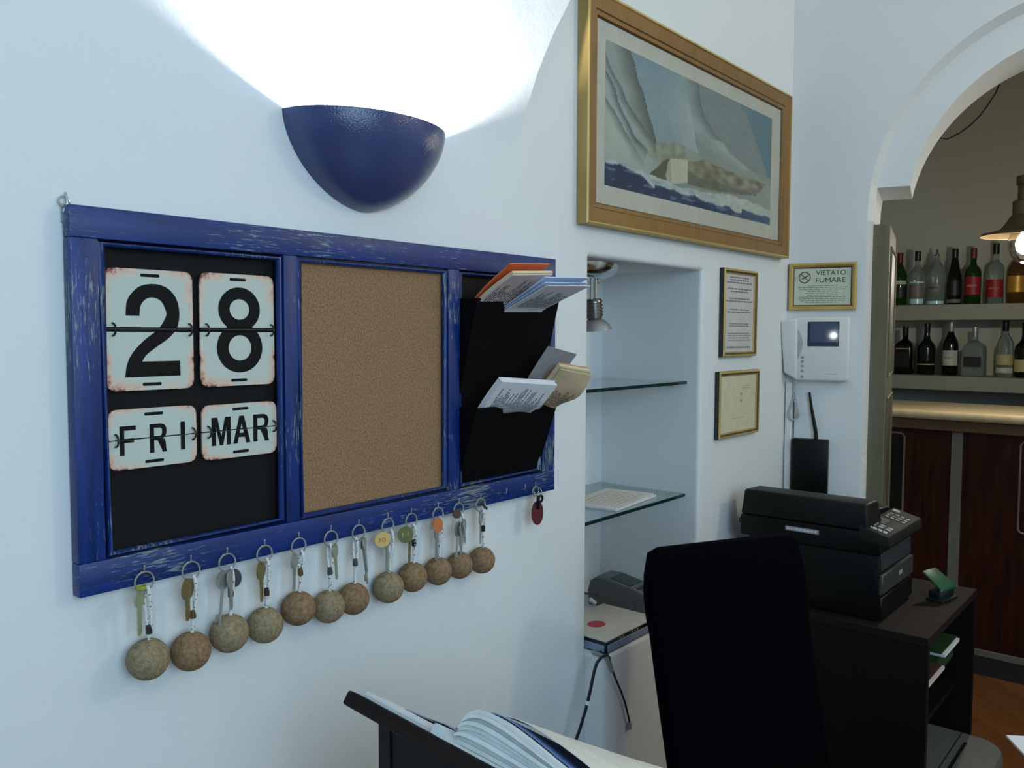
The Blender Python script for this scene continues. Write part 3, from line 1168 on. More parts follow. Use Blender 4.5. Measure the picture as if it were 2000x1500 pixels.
for i, (bx, bz, br, ck, cdx, slv, sz, keys, extra, lab) in enumerate(K_):
    hx = HOOKX[i]
    th = thing('key_ring', lab, 'keys', (hx, BY, HZ + 0.001), group='room keys hanging on cork balls')
    R = 0.0122
    rc = (hx, BY - 0.0005, HZ + 0.0012 - R)
    ring = MB()
    pts = [(rc[0] + R * math.cos(a_) * math.cos(0.1), rc[1] + 0.0007 * math.sin(a_ * 0.5), rc[2] + R * math.sin(a_)) for a_ in [2 * PI * k / 30 for k in range(30)]]
    ring.tube(pts, 0.0011, 6, closed=True)
    ring.torus((rc[0], rc[1] + 0.0016, rc[2]), R, 0.0009, 'y', 30, 6)
    obj('split_ring', ring, M_STEEL, th)
    zb = rc[2] - R           # bottom of ring
    top = Vector((hx + cdx, BY, zb + 0.0035))
    # cord: over the ring, both strands down into the sleeve, then into the ball
    ball = Vector((bx, BY, bz))
    bt = ball + Vector((0.001, -0.002, br * 0.93))
    sl = Vector((hx + cdx + (bt.x - hx - cdx) * 0.6, BY - 0.002, sz))
    m_ = MB()
    fr = Vector((0, -0.0030, 0))
    m_.tube([top + Vector((-0.0005, 0.0036, -0.006)), top + Vector((0, 0.0022, 0)), top + Vector((0, -0.0014, 0.0012)), top + Vector((0, -0.0042, -0.003)), top + Vector((0.0012, -0.0046, -0.014)),
             sl + Vector((0.0022, -0.0024, 0.011)), sl + Vector((0.0018, -0.0012, 0))], 0.0024, 8)
    m_.tube([top + Vector((-0.0005, 0.0036, -0.006)), top + Vector((-0.0016, 0.0026, -0.014)), sl + Vector((-0.0022, 0.0010, 0.011)), sl + Vector((-0.0012, 0.0, 0)), (bt + sl) / 2 + Vector((0, -0.0005, 0)), bt, bt - Vector((0, 0, 0.004))], 0.0024, 8)
    obj('cord', m_, M_CORD, th)
    m_ = MB()
    hs = 0.0062
    prof = [(0.0028, -hs), (0.0040, -hs * 0.9), (0.0042, 0), (0.0040, hs * 0.9), (0.0028, hs)]
    if slv == 'ribbed':
        prof = [(0.0028, -hs)]
        for q in range(6):
            zq = -hs + 2 * hs * (q + 0.15) / 6
            prof += [(0.0042, zq), (0.0042, zq + hs * 0.18), (0.0036, zq + hs * 0.24)]
        prof.append((0.0028, hs))
    m_.lathe(prof, sl, 12)
    s_ = obj('sleeve', m_, M_SLEEVE[slv], th)
    if slv == 'dark':
        obj('sleeve_end', MB().lathe([(0.003, -0.0042), (0.0043, -0.004), (0.0043, 0.0), (0.003, 0.0)], sl - Vector((0, 0, hs)), 12), M_SLEEVE['clear'], th)
    m_ = MB().sphere(ball, br, 32, 20)
    obj('cork_ball', m_, M_CORK_A if ck == 'a' else M_CORK_B, th)
    for j, (dx, dz, ln, bow, kw_, rot, mt, lever, tilt) in enumerate(keys):
        m_ = MB()
        key_shape(m_, hx + dx - (0.0 if i == 2 else 0.003), zb + 0.004 + dz, ln, bow, kw_, rot, BY - 0.0055 - 0.003 * j, lever=bool(lever), tilt=tilt)
        obj('key', m_, {'g': M_GREENKEY, 'b': M_BRONZE, 's': M_STEEL}[mt], th)
    def disc(x, z, rx, rz, mat, nm, y, rot=0.0, seg=20):
        m2 = MB()
        m2.plate([(rx * math.cos(2 * PI * q / seg), rz * math.sin(2 * PI * q / seg)) for q in range(seg)], -0.0009, 0.0009)
        m2.xf(Matrix.Translation((x, y, z)) @ Matrix.Rotation(rot, 4, 'Z'))
        return obj(nm, m2, mat, th)
    if extra == 'twine':
        m_ = MB()
        for q in range(3):
            m_.torus((hx - 0.007, BY - 0.004, zb + 0.008 - q * 0.0012), 0.006, 0.0011, 'z', 14, 5)
        obj('twine', m_, plain('yellow_green_twine', (150, 158, 70), 0.8), th)
    elif extra == 'coin':
        disc(hx + 0.012, zb - 0.012, 0.009, 0.0125, plain('dark_grey_fob', (74, 74, 78), 0.4), 'fob', BY + 0.001, -0.7)
    elif extra == 'ten':
        disc(hx - 0.0215, zb - 0.0045, 0.0135, 0.0125, plain('yellow_plastic_tag', (206, 176, 112), 0.35), 'number_tag', BY - 0.011, -0.35)
        tx = text('10', -0.006, 0.005, -0.004, 0.0035, -0.0009, 0.0003, 0.0).xf(Matrix.Translation((hx - 0.0215, BY - 0.011, zb - 0.0045)) @ Matrix.Rotation(-0.35, 4, 'Z'))
        obj('number', tx, plain('stamped_number', (172, 96, 50), 0.5), th, smooth=False)
    elif extra == 'olive':
        disc(hx - 0.0225, zb - 0.006, 0.0135, 0.0140, plain('olive_plastic_tag', (104, 108, 66), 0.3), 'number_tag', BY - 0.010, -0.45)
        tx = text('11', -0.0055, 0.004, -0.004, 0.004, -0.0009, 0.0003, -0.02).xf(Matrix.Translation((hx - 0.0225, BY - 0.010, zb - 0.006)) @ Matrix.Rotation(-0.45, 4, 'Z'))
        obj('number', tx, plain('pale_stamp', (206, 200, 160), 0.5), th, smooth=False)
    elif extra == 'rust':
        disc(hx - 0.0155, zb - 0.001, 0.0095, 0.0135, plain('rusty_orange_tag', (190, 112, 58), 0.6), 'tag', BY - 0.015, -0.4)
    elif extra == 'brown':
        disc(hx - 0.0135, zb + 0.008, 0.0085, 0.0080, plain('brown_leather_tag', (84, 58, 48), 0.6), 'tag', BY - 0.008, -0.3)
    elif extra == 'bar':
        m_ = MB().tube([(hx - 0.005, BY - 0.006, zb + 0.018), (hx + 0.010, BY - 0.006, zb + 0.004)], 0.0022, 8)
        obj('toggle', m_, plain('olive_metal', (92, 92, 70), 0.4, 0.7), th)
    if slv == 'black' and i == 8:
        m_ = MB()
        for q in (-0.003, 0.003):
            m_.sphere(sl + Vector((-0.0015, -0.0041, q)), 0.0012, 8, 6)
        obj('sleeve_dots', m_, M_WHITEPL, th)

# red oval fob on the last hook
hx = HOOKX[-1]
th = thing('key_fob', 'dark red oval leather fob with a black key, on the last hook at right', 'keys', (hx, BY, HZ))
m_ = MB().torus((hx, BY - 0.0005, HZ - 0.0085), 0.0095, 0.0011, 'y', 24, 6)
m_.torus((hx + 0.004, BY - 0.0025, HZ - 0.009), 0.0095, 0.0009, 'x', 24, 6)
obj('split_ring', m_, M_STEEL, th)
m_ = MB().plate([(0.0135 * math.cos(2 * PI * q / 28), 0.024 * math.sin(2 * PI * q / 28)) for q in range(28)], -0.0016, 0.0016)
m_.xf(Matrix.Translation((hx - 0.001, BY - 0.006, HZ - 0.051)) @ Matrix.Rotation(-0.3, 4, 'Z'))
obj('leather_oval', m_, plain('oxblood_leather', (92, 26, 34), 0.5), th)
m_ = MB().box(hx - 0.006, hx + 0.003, BY - 0.010, BY - 0.007, HZ - 0.043, HZ - 0.016, 0.0014, 2)
obj('fob_strap', m_, M_BLACKPL, th)
m_ = MB().torus((hx + 0.009, BY - 0.006, HZ - 0.024), 0.0062, 0.0024, 'y', 18, 8)
obj('key_head', m_, M_BLACKPL, th)
m_ = MB().box(hx + 0.002, hx + 0.006, BY - 0.007, BY - 0.004, HZ - 0.041, HZ - 0.028, 0.0008, 1)
obj('key_blade', m_, M_DARKPL, th)

# ================================================================== WALL SCONCE
sx, sa, sb, sh, sz, sp_ = 0.8867, 0.1494, 0.1137, 0.133, 1.745, 1.745
th = thing('wall_sconce', 'dark navy half bowl wall lamp glowing upwards above the blue board', 'wall lamp', (sx, 0, sz - sh))
m_ = MB()
U_, V_ = 48, 18


def bowl(u, v, k):
    s_ = max(0.0, 1 - v ** sp_) ** (1 / sp_)
    return (sx - (sa - k) * math.cos(u) * s_, 0.002 - (sb + 0.002 - k) * math.sin(u) * s_, sz - (sh - k) * v)


rings_o = [[bowl(PI * i / U_, v, 0.0) for i in range(U_ + 1)] for v in [math.sin(PI / 2 * j / V_) for j in range(V_)] + [0.99999]]
rings_i = [[bowl(PI * i / U_, v, 0.005) for i in range(U_ + 1)] for v in [math.sin(PI / 2 * j / V_) for j in range(V_)] + [0.9995]]
m_.loft(list(reversed(rings_i)) + rings_o, caps=False, closed=False)
obj('bowl', m_, M_SCONCE, th)
m_ = MB().lathe([(0.012, 0.0), (0.012, 0.010), (0.010, 0.012)], (sx, -0.040, 1.640), 14)
m_.box(sx - 0.02, sx + 0.02, -0.030, -0.001, 1.642, 1.647)
obj('lamp_holder', m_, M_WHITEPL, th)

# ================================================================== FRAMED PICTURES
def framed(th, x0, x1, z0, z1, prof, mat, name='frame', seg_mats=None):
    """mitred frame; prof: list of (distance inwards from the outer edge, y)"""
    m_ = MB()
    rings = []
    for cx, cz, sx_, sz_ in ((x0, z0, 1, 1), (x1, z0, -1, 1), (x1, z1, -1, -1), (x0, z1, 1, -1)):
        rings.append([(cx + sx_ * d, y, cz + sz_ * d) for d, y in prof])
    rings.append(rings[0])
    vr = [[m_.bm.verts.new(p) for p in r_] for r_ in rings[:4]]
    n = len(prof)
    for i in range(4):
        a_, b_ = vr[i], vr[(i + 1) % 4]
        for k in range(n):
            l = (k + 1) % n
            f = m_.bm.faces.new((a_[k], b_[k], b_[l], a_[l]))
            if seg_mats:
                f.material_index = seg_mats[k]
    return obj(name, m_, mat, th, smooth=False)


# ---- the large sailing picture
PX0, PX1, PZ0, PZ1 = 1.467, 2.543, 1.652, 2.142
pic = thing('sailing_picture', 'large gold framed picture of a yacht under full sail in rough sea', 'picture', ((PX0 + PX1) / 2, 0, PZ0))
framed(pic, PX0, PX1, PZ0, PZ1, [(0, -0.001), (0, -0.027), (0.003, -0.029), (0.006, -0.029), (0.009, -0.0262), (0.036, -0.0215), (0.039, -0.0195), (0.047, -0.018), (0.0505, -0.014), (0.0505, -0.001)],
       [M_GOLD, M_GOLDLINE, M_GOLDDARK, gold('brownish_gold_face', (146, 108, 54), 0.45)], seg_mats=[0, 1, 1, 3, 3, 2, 3, 2, 3, 0])
mx0, mx1, mz0, mz1 = PX0 + 0.049, PX1 - 0.049, PZ0 + 0.049, PZ1 - 0.049
QX0, QX1, QZ0, QZ1 = 1.553, 2.430, 1.744, 2.055
m_ = MB().box(mx0, mx1, -0.0125, -0.002, mz0, mz1)
obj('mount_board', m_, plain('ivory_mount', (204, 198, 182), 0.7, var=0.02), pic, smooth=False)


def inside(poly, x, y):
    c = False
    n = len(poly)
    for i in range(n):
        x0_, y0_ = poly[i]
        x1_, y1_ = poly[i - 1]
        if (y0_ > y) != (y1_ > y) and x < (x1_ - x0_) * (y - y0_) / (y1_ - y0_) + x0_:
            c = not c
    return c


def lerp(a_, b_, f):
    f = max(0.0, min(1.0, f))
    return tuple(p + (q - p) * f for p, q in zip(a_, b_))


def poly_x(line, y):
    """x of a polyline (y falling) at height y"""
    for (xa, ya), (xb, yb) in zip(line, line[1:]):
        if (ya >= y >= yb) or (ya <= y <= yb):
            return xa + (xb - xa) * (y - ya) / ((yb - ya) or 1e-9)
    return line[0][0] if abs(y - line[0][1]) < abs(y - line[-1][1]) else line[-1][0]


E1 = [(0.10, 1.05), (0.151, 0.844), (0.197, 0.653), (0.245, 0.44)]
E2 = [(0.365, 1.05), (0.407, 0.885), (0.455, 0.62), (0.490, 0.40)]
E3 = [(0.470, 1.05), (0.500, 0.87), (0.526, 0.741), (0.60, 0.64), (0.70, 0.53), (0.83, 0.45), (1.0, 0.36)]
E4 = [(0.70, 1.05), (0.80, 0.93), (0.90, 0.66), (1.0, 0.38)]
F1 = [(0.0, 0.90), (0.07, 0.70), (0.136, 0.567), (0.226, 0.42)]
F2 = [(0.0, 0.80), (0.06, 0.62), (0.137, 0.401), (0.20, 0.33)]
F3 = [(0.0, 0.62), (0.07, 0.48), (0.135, 0.33), (0.19, 0.24)]
HW = [(0.322, 0.323), (0.423, 0.361), (0.425, 0.178), (0.314, 0.128), (0.294, 0.189)]
HD = [(0.205, 0.148), (0.284, 0.286), (0.322, 0.323), (0.294, 0.189), (0.314, 0.128)]
DK = [(0.423, 0.340), (0.52, 0.40), (0.588, 0.389), (0.771, 0.368), (0.97, 0.375), (0.88, 0.235), (0.674, 0.185), (0.556, 0.175), (0.425, 0.165)]
PE = [(0.195, 0.31), (0.24, 0.40), (0.33, 0.46), (0.411, 0.46), (0.423, 0.36), (0.322, 0.323), (0.27, 0.26)]


def nz(x, y, s, seed=0.0):
    return noise.noise(Vector((x * s, y * s, seed)))


def paint(s, t_):
    wob = 0.012 * nz(s, t_, 9)
    x, y = s + wob, t_ + 0.01 * nz(s, t_, 11, 4)
    col = lerp((150, 158, 152), (112, 136, 144), s * 1.1 - 0.15 + 0.25 * (t_ - 0.4))       # sky
    tex = 5 * nz(s, t_, 26, 2) + 4 * nz(s * 1.0, t_ * 0.35, 60, 6)
    if x < poly_x(E4, y):
        col = lerp((146, 152, 148), (132, 142, 142), (y - 0.4))
    if x < poly_x(E3, y):
        d = poly_x(E3, y) - x
        col = lerp((122, 130, 130), (164, 170, 164), d / 0.10) if d > 0.006 else (108, 116, 118)
        if y < 0.6:
            col = lerp((176, 180, 172), (150, 158, 152), d / 0.2)
    if x < poly_x(E2, y) and y > 0.36:
        d = poly_x(E2, y) - x
        col = lerp((176, 182, 176), (150, 164, 166), d / 0.16)
        if y > 0.7:
            col = lerp(col, (118, 142, 154), (y - 0.7) * 1.6)
    if x < poly_x(E1, y) and y > 0.32:
        d = poly_x(E1, y) - x
        col = lerp((104, 108, 104), (158, 164, 158), d / 0.09) if d > 0.004 else (84, 88, 86)
    if y < poly_x([(b_, a_) for a_, b_ in F1], x) and x < 0.23:
        d = poly_x([(b_, a_) for a_, b_ in F1], x) - y
        col = lerp((110, 116, 114), (166, 174, 168), d / 0.10)
    if y < poly_x([(b_, a_) for a_, b_ in F2], x) and x < 0.2:
        d = poly_x([(b_, a_) for a_, b_ in F2], x) - y
        col = lerp((100, 108, 108), (168, 178, 170), d / 0.09)
    if y < poly_x([(b_, a_) for a_, b_ in F3], x) and x < 0.19:
        d = poly_x([(b_, a_) for a_, b_ in F3], x) - y
        col = lerp((120, 126, 122), (182, 186, 172), d / 0.10)
    # spray and low hull
    if y < 0.40 and x < 0.30:
        col = lerp(col, (172, 178, 168), (0.40 - y) * 4)
    if 0.12 < y < 0.44 and x > 0.42:
        col = lerp(col, (158, 160, 146), 0.7)
    if inside(PE, x, y):
        col = lerp(lerp((140, 134, 108), (178, 174, 150), 0.5 + 0.9 * nz(s, t_ * 0.6, 34, 8)), col, 0.35)
    if inside(DK, x, y):
        col = lerp(lerp((112, 106, 84), (168, 160, 136), 0.55 + 0.9 * nz(s * 0.8, t_, 24, 1)), col, 0.15)
        if y < 0.25:
            col = lerp(col, (112, 116, 108), 0.6)
    if inside(HD, x, y):
        col = (112, 108, 92)
    if inside(HW, x, y):
        col = (198, 192, 170) if x > 0.33 else (180, 176, 158)
    # sea: foam, dark waves
    hz = 0.155 + 0.02 * math.sin(s * 9 + 1) + 0.022 * nz(s, 0, 12, 3)
    if y < hz:
        col = lerp((196, 200, 192), (164, 172, 172), nz(s, t_, 30, 5) + 0.4)
        if s > 0.6:
            col = lerp(col, (206, 204, 186), 0.4)
    dk = 0.135 - 0.105 * s ** 0.8 + 0.035 * nz(s, 0, 14, 7) + (0.035 if s > 0.78 else 0)
    if s < 0.24:
        dk += 0.05 * math.sin(s * 13 + 0.6)
    if y < dk:
        col = lerp((44, 60, 92), (86, 106, 128), s * 0.75 + 0.45 * nz(s, t_ * 2, 20, 9))
        if nz(s * 1.2, t_ * 3.2, 11, 12) > 0.36 or dk - y < 0.008:
            col = lerp(col, (150, 164, 178), 0.6)
    col = tuple((142 + (v - 146) * 1.3) * 0.97 for v in col)
    return tuple(max(0, min(255, v + tex)) for v in col)


nu, nv = 230, 110
vs, fs, cols = [], [], []
for k in range(nv + 1):
    for i in range(nu + 1):
        s_, t_ = i / nu, k / nv
        vs.append((QX0 + (QX1 - QX0) * s_ - BASE[pic.name].x, -0.0128 - BASE[pic.name].y, QZ0 + (QZ1 - QZ0) * t_ - BASE[pic.name].z))
        cols.append((*srgb(paint(s_, t_)), 1.0))
for k in range(nv):
    for i in range(nu):
        a_ = k * (nu + 1) + i
        fs.append((a_, a_ + 1, a_ + nu + 2, a_ + nu + 1))
me = bpy.data.meshes.new('print')
me.from_pydata(vs, [], fs)
ca = me.color_attributes.new('print_colour', 'FLOAT_COLOR', 'POINT')
ca.data.foreach_set('color', [v for c in cols for v in c])
t = NT('picture_print')
at = t.n('ShaderNodeVertexColor')
at.layer_name = 'print_colour'
gr = t.noise(700, 3)
t.l(t.mix(t.math('MULTIPLY', gr, 0.10), at.outputs[0], (0.45, 0.47, 0.45)), t.b.inputs['Base Color'])
t.set(Roughness=0.5)
me.materials.append(t.m)
o = bpy.data.objects.new('print', me)
COL.objects.link(o)
o.parent = pic
m_ = MB().box(mx0, mx1, -0.0142, -0.0136, mz0, mz1)
o = obj('picture_glass', m_, None or glass('picture_glass', (250, 252, 252), 0.0, 1.0, 1.08), pic, smooth=False)


def text_lines(m_, x0, x1, z0, z1, n, y, rnd, fill=0.45, lo=0.35):
    for k in range(n):
        z = z1 - (z1 - z0) * (k + 0.5) / n
        h = (z1 - z0) / n * fill / 2
        L_ = (x1 - x0) * rnd.uniform(lo, 1.0)
        c_x = (x0 + x1) / 2
        a_ = c_x - L_ / 2
        while a_ < c_x + L_ / 2:
            b_ = min(a_ + (x1 - x0) * rnd.uniform(0.04, 0.12), c_x + L_ / 2)
            m_.face([(a_, y, z - h), (b_, y, z - h), (b_, y, z + h), (a_, y, z + h)])
            a_ = b_ + (x1 - x0) * 0.015


rnd = random.Random(3)
thin = [(0, -0.001), (0, -0.014), (0.003, -0.0165), (0.006, -0.0165), (0.011, -0.012), (0.0145, -0.010), (0.0145, -0.001)]
cert = thing('document_frame', 'tall thin brass framed document on the wall, above the smaller framed sheet', 'picture frame', (2.24, 0, 1.357))
framed(cert, 2.136, 2.350, 1.357, 1.601, thin, [M_BRASSFRAME, M_GOLDLINE, M_GOLDDARK, M_DARKPL], seg_mats=[3, 1, 1, 2, 0, 0, 0])
obj('sheet', MB().box(2.149, 2.337, -0.009, -0.002, 1.370, 1.588), plain('greyish_document_paper', (196, 194, 192), 0.7), cert, smooth=False)
m_ = MB()
for a_, b_, n in ((1.560, 1.582, 3), (1.535, 1.55, 2), (1.508, 1.523, 2), (1.478, 1.492, 2), (1.44, 1.452, 2), (1.40, 1.425, 4), (1.378, 1.388, 1)):
    text_lines(m_, 2.158, 2.328, a_, b_, n, -0.0093, rnd, 0.5, 0.6)
obj('printed_text', m_, plain('grey_print', (128, 124, 122), 0.8), cert, smooth=False, fixn=False, kind='stuff')
cert = thing('document_frame', 'wide brass framed cream sheet with faint writing, lower of the two wall documents', 'picture frame', (2.247, 0, 1.131))
framed(cert, 2.118, 2.376, 1.131, 1.317, thin, [M_BRASSFRAME, M_GOLDLINE, M_GOLDDARK, M_DARKPL], seg_mats=[3, 1, 1, 2, 0, 0, 0])
obj('sheet', MB().box(2.131, 2.363, -0.009, -0.002, 1.144, 1.304), plain('cream_document_paper', (206, 198, 170), 0.7), cert, smooth=False)
m_ = MB()
text_lines(m_, 2.26, 2.34, 1.262, 1.276, 2, -0.0093, rnd, 0.3, 0.5)
text_lines(m_, 2.20, 2.30, 1.178, 1.186, 1, -0.0093, rnd, 0.2, 0.7)
for z in (1.226, 1.246):
    m_.box(2.262, 2.272, -0.0094, -0.009, z, z + 0.007)
obj('printed_text', m_, plain('faint_print', (160, 150, 128), 0.8), cert, smooth=False, fixn=False, kind='stuff')

# ---- no smoking notice on the back wall
sign = thing('no_smoking_sign', 'brass framed VIETATO FUMARE notice above the intercom', 'sign', (0.1, 0, 1.495), BACK)
framed(sign, 0.003, 0.201, 1.495, 1.641, [(0, -0.001), (0, -0.010), (0.003, -0.013), (0.007, -0.013), (0.013, -0.009), (0.0165, -0.0075), (0.0165, -0.001)],
       [M_BRASSFRAME, M_GOLDLINE, M_GOLDDARK], seg_mats=[2, 1, 1, 0, 2, 0, 0])
obj('notice', MB().box(0.018, 0.186, -0.0068, -0.002, 1.510, 1.626), plain('pale_green_paper', (196, 204, 182), 0.6), sign, smooth=False)
M_SIGNINK = plain('dark_green_print', (44, 52, 46), 0.7)
obj('lettering', text('VIETATO', 0.083, 0.170, 1.603, 1.618, -0.0069, 0.0002, 0.0), M_SIGNINK, sign, smooth=False)
obj('lettering', text('FUMARE', 0.083, 0.169, 1.5805, 1.5955, -0.0069, 0.0002, 0.0), M_SIGNINK, sign, smooth=False)
m_ = MB().torus((0.050, -0.0071, 1.597), 0.0165, 0.0014, 'y', 28, 6)
m_.xf(Matrix.Identity(4))
m_.tube([(0.0385, -0.0073, 1.6085), (0.0615, -0.0073, 1.5855)], 0.0011, 6)
obj('prohibition_ring', m_, plain('dark_red_print', (112, 52, 50), 0.7), sign)
m_ = MB()
m_.tube([(0.042, -0.0071, 1.592), (0.059, -0.0071, 1.602)], 0.0016, 6)
m_.tube([(0.060, -0.0071, 1.604), (0.057, -0.0071, 1.6075)], 0.0007, 5)
obj('cigarette', m_, M_SIGNINK, sign)
m_ = MB()
text_lines(m_, 0.028, 0.178, 1.516, 1.574, 10, -0.0070, rnd, 0.34, 0.5)
obj('printed_text', m_, plain('faint_green_print', (120, 126, 112), 0.8), sign, smooth=False, fixn=False, kind='stuff')

# ================================================================== INTERCOM, CONDUIT, WALL RADIO
ic = thing('video_intercom', 'white wall video intercom with handset at left and small screen', 'intercom', (0.1, 0, 1.275), BACK)
obj('body', MB().box(0.028, 0.188, -0.036, -0.001, 1.276, 1.474, 0.007, 3), M_WHITEPL, ic)
m_ = MB().hexa([(-0.004, -0.040, 1.300), (0.037, -0.040, 1.277), (0.037, -0.001, 1.277), (0.004, -0.001, 1.30),
                (-0.013, -0.056, 1.462), (0.0375, -0.056, 1.472), (0.0375, -0.001, 1.472), (-0.013, -0.001, 1.462)], 0.007, 3)
obj('handset', m_, M_WHITEPL, ic)
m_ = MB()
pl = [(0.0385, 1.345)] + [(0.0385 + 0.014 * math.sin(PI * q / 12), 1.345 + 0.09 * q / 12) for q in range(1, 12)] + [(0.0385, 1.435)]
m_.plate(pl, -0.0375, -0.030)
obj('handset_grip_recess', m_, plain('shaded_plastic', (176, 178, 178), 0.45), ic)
obj('screen_bezel', MB().box(0.066, 0.158, -0.0372, -0.034, 1.383, 1.459, 0.001, 1), plain('dark_blue_bezel', (36, 44, 66), 0.2), ic)
obj('screen', MB().box(0.074, 0.156, -0.0382, -0.0365, 1.396, 1.454), plain('blue_grey_screen_glass', (70, 82, 108), 0.045), ic, smooth=False)
m_ = None
for q, z in enumerate((1.349, 1.336, 1.322, 1.307, 1.289)):
    if m_ is None:
        b0 = obj('button', MB().lathe([(0.0042, 0), (0.0042, 0.002), (0.003, 0.0028)], (0, 0, 0), 14).xf(Matrix.Translation((0.053, -0.0355, z)) @ Matrix.Rotation(PI / 2, 4, 'X')), plain('grey_button', (150, 152, 152), 0.35), ic)
        m_ = z
    else:
        h = b0.copy()
        COL.objects.link(h)
        h.location = (0, 0, z - m_)
m_ = MB().face([(0.118, -0.0363, 1.2975), (0.155, -0.0363, 1.2975), (0.155, -0.0363, 1.2995), (0.118, -0.0363, 1.2995)])
obj('maker_mark', m_, plain('pale_grey_print', (176, 178, 180), 0.6), ic, smooth=False)
# coiled cord: hangs in a loop from the handset
m_ = MB()
pts = []
nC = 300
for q in range(nC + 1):
    u = q / nC
    a_ = -PI * 0.5 - PI * 0.93 + 2 * PI * 0.93 * u
    cx = 0.027 + 0.017 * math.sin(2 * PI * (u - 0.5)) * (0.55 + 0.45 * math.sin(PI * u)) * -1
    cz = 1.236 - 0.085 * math.sin(PI * u) ** 0.8
    ph = u * 2 * PI * 38
    pts.append((cx + 0.0042 * math.cos(ph), -0.016 + 0.0042 * math.sin(ph), cz + 0.0015 * math.cos(ph)))
m_.tube(pts, 0.0013, 5)
m_.tube([(0.026, -0.018, 1.279), (0.025, -0.016, 1.262), (0.027, -0.016, 1.238)], 0.0019, 6)
m_.tube([(0.031, -0.018, 1.279), (0.029, -0.016, 1.262), (0.027, -0.016, 1.238)], 0.0019, 6)
obj('coiled_cord', m_, plain('light_grey_cord', (186, 188, 186), 0.5), ic)

co = thing('cable_trunking', 'white square cable trunking running down the corner below the intercom', 'trunking', (-0.0, 0, 0.0), BACK)
obj('channel', MB().box(0.002, 0.022, -0.014, -0.001, 0.004, 1.268, 0.0015, 1).xf(Matrix.Translation((-0.001, 0, 0))), M_WHITEPL, co)
obj('cable', MB().tube([(0.0262, -0.003, 1.268), (0.0256, -0.003, 0.9), (0.0262, -0.003, 0.3), (0.0262, -0.003, 0.05)], 0.0016, 6), plain('dark_cable', (70, 76, 80), 0.5), co)

rb = thing('wireless_box', 'flat black wireless box with bent aerial on the wall behind the printer', 'router', (0.08, 0, 0.90), BACK)
obj('case', MB().box(0.026, 0.134, -0.030, -0.001, 0.90, 1.093, 0.003, 2), M_BLACKPL, rb)
obj('aerial', MB().tube([(0.096, -0.014, 1.0925), (0.095, -0.014, 1.115), (0.090, -0.013, 1.138), (0.080, -0.012, 1.19), (0.073, -0.012, 1.240)], [0.0055, 0.0055, 0.0058, 0.0045, 0.0032], 10), M_BLACKPL, rb)

# ================================================================== IN THE NICHE
for z, lab in ((1.290, 'upper clear glass shelf in the wall niche, empty'), (0.986, 'lower clear glass shelf in the wall niche, with papers on it')):
    th = thing('glass_shelf', lab, 'shelf', (1.776, 0.17, z), group='glass shelves in the niche')
    obj('pane', MB().box(NX0 + 0.003, NX1 - 0.008, 0.0385, ND - 0.004, z - 0.004, z + 0.004), M_SHELFGLASS, th, smooth=False)
    obj('front_edge', MB().box(NX0 + 0.003, NX1 - 0.008, 0.0355, 0.0384, z - 0.004, z + 0.004), M_GLASSEDGE, th, smooth=False)
    for x0, x1, yy in ((NX1 - 0.020, NX1 - 0.001, 0.085), (NX1 - 0.020, NX1 - 0.001, 0.25), (NX0 + 0.001, NX0 + 0.02, 0.085), (NX0 + 0.001, NX0 + 0.02, 0.25)):
        obj('shelf_peg', MB().tube([(x0, yy, z - 0.0085), (x1, yy, z - 0.0085)], 0.0042, 10), M_STEEL, th)
for q, (lab, x0, x1, y0, y1, rot, m, dz) in enumerate((('lower sheaf of white papers lying on the lower glass shelf', 1.700, 1.930, 0.06, 0.20, 0.10, M_PAPER, 0.0), ('printed pink tinted sheet on top of the papers on the glass shelf', 1.725, 1.935, 0.065, 0.205, 0.16, plain('pale_pink_print_paper', (222, 214, 208), 0.7), 0.0052))):
    z = 0.9905 + dz
    th = thing('paper', lab, 'papers', ((x0 + x1) / 2, (y0 + y1) / 2, z))
    R_ = Matrix.Translation(((x0 + x1) / 2, (y0 + y1) / 2, 0)) @ Matrix.Rotation(rot, 4, 'Z') @ Matrix.Translation((-(x0 + x1) / 2, -(y0 + y1) / 2, 0))
    obj('sheets', MB().box(x0, x1, y0, y1, z, z + (0.005 if q == 0 else 0.0012)).xf(R_), m, th, smooth=False)
    if q:
        m_ = MB()
        for k in range(7):
            yy = y0 + 0.02 + k * 0.015
            m_.face([(x0 + 0.02, yy, z + 0.0014), (x1 - 0.03 - 0.02 * (k % 3), yy, z + 0.0014), (x1 - 0.03 - 0.02 * (k % 3), yy + 0.005, z + 0.0014), (x0 + 0.02, yy + 0.005, z + 0.0014)])
        obj('printed_lines', m_.xf(R_), plain('pale_green_yellow_print', (196, 196, 160), 0.8), th, smooth=False, fixn=False)

sl_ = thing('spot_lamp', 'small chrome spotlight hanging in the top of the wall niche', 'spotlight', (1.66, 0.10, 1.586))
m_ = MB().lathe([(0.104, 0.0), (0.101, -0.012), (0.085, -0.026), (0.06, -0.034), (0.02, -0.037)], (1.655, 0.10, 1.586), 32, 1.0, 0.55)
obj('canopy', m_, M_CHROME, sl_)
m_ = MB()
m_.tube([(1.680, 0.095, 1.552), (1.680, 0.095, 1.500)], 0.0030, 8)
m_.tube([(1.672, 0.102, 1.552), (1.672, 0.102, 1.500)], 0.0030, 8)
m_.torus((1.692, 0.095, 1.546), 0.005, 0.0013, 'y', 14, 6)
obj('stem', m_, M_CHROME, sl_)
prof = [(0.010, 0.047), (0.019, 0.046)]
for q in range(5):
    prof += [(0.022, 0.041 - q * 0.008), (0.022, 0.0375 - q * 0.008), (0.0195, 0.0365 - q * 0.008), (0.0195, 0.0335 - q * 0.008)]
prof += [(0.018, 0.0), (0.010, -0.001)]
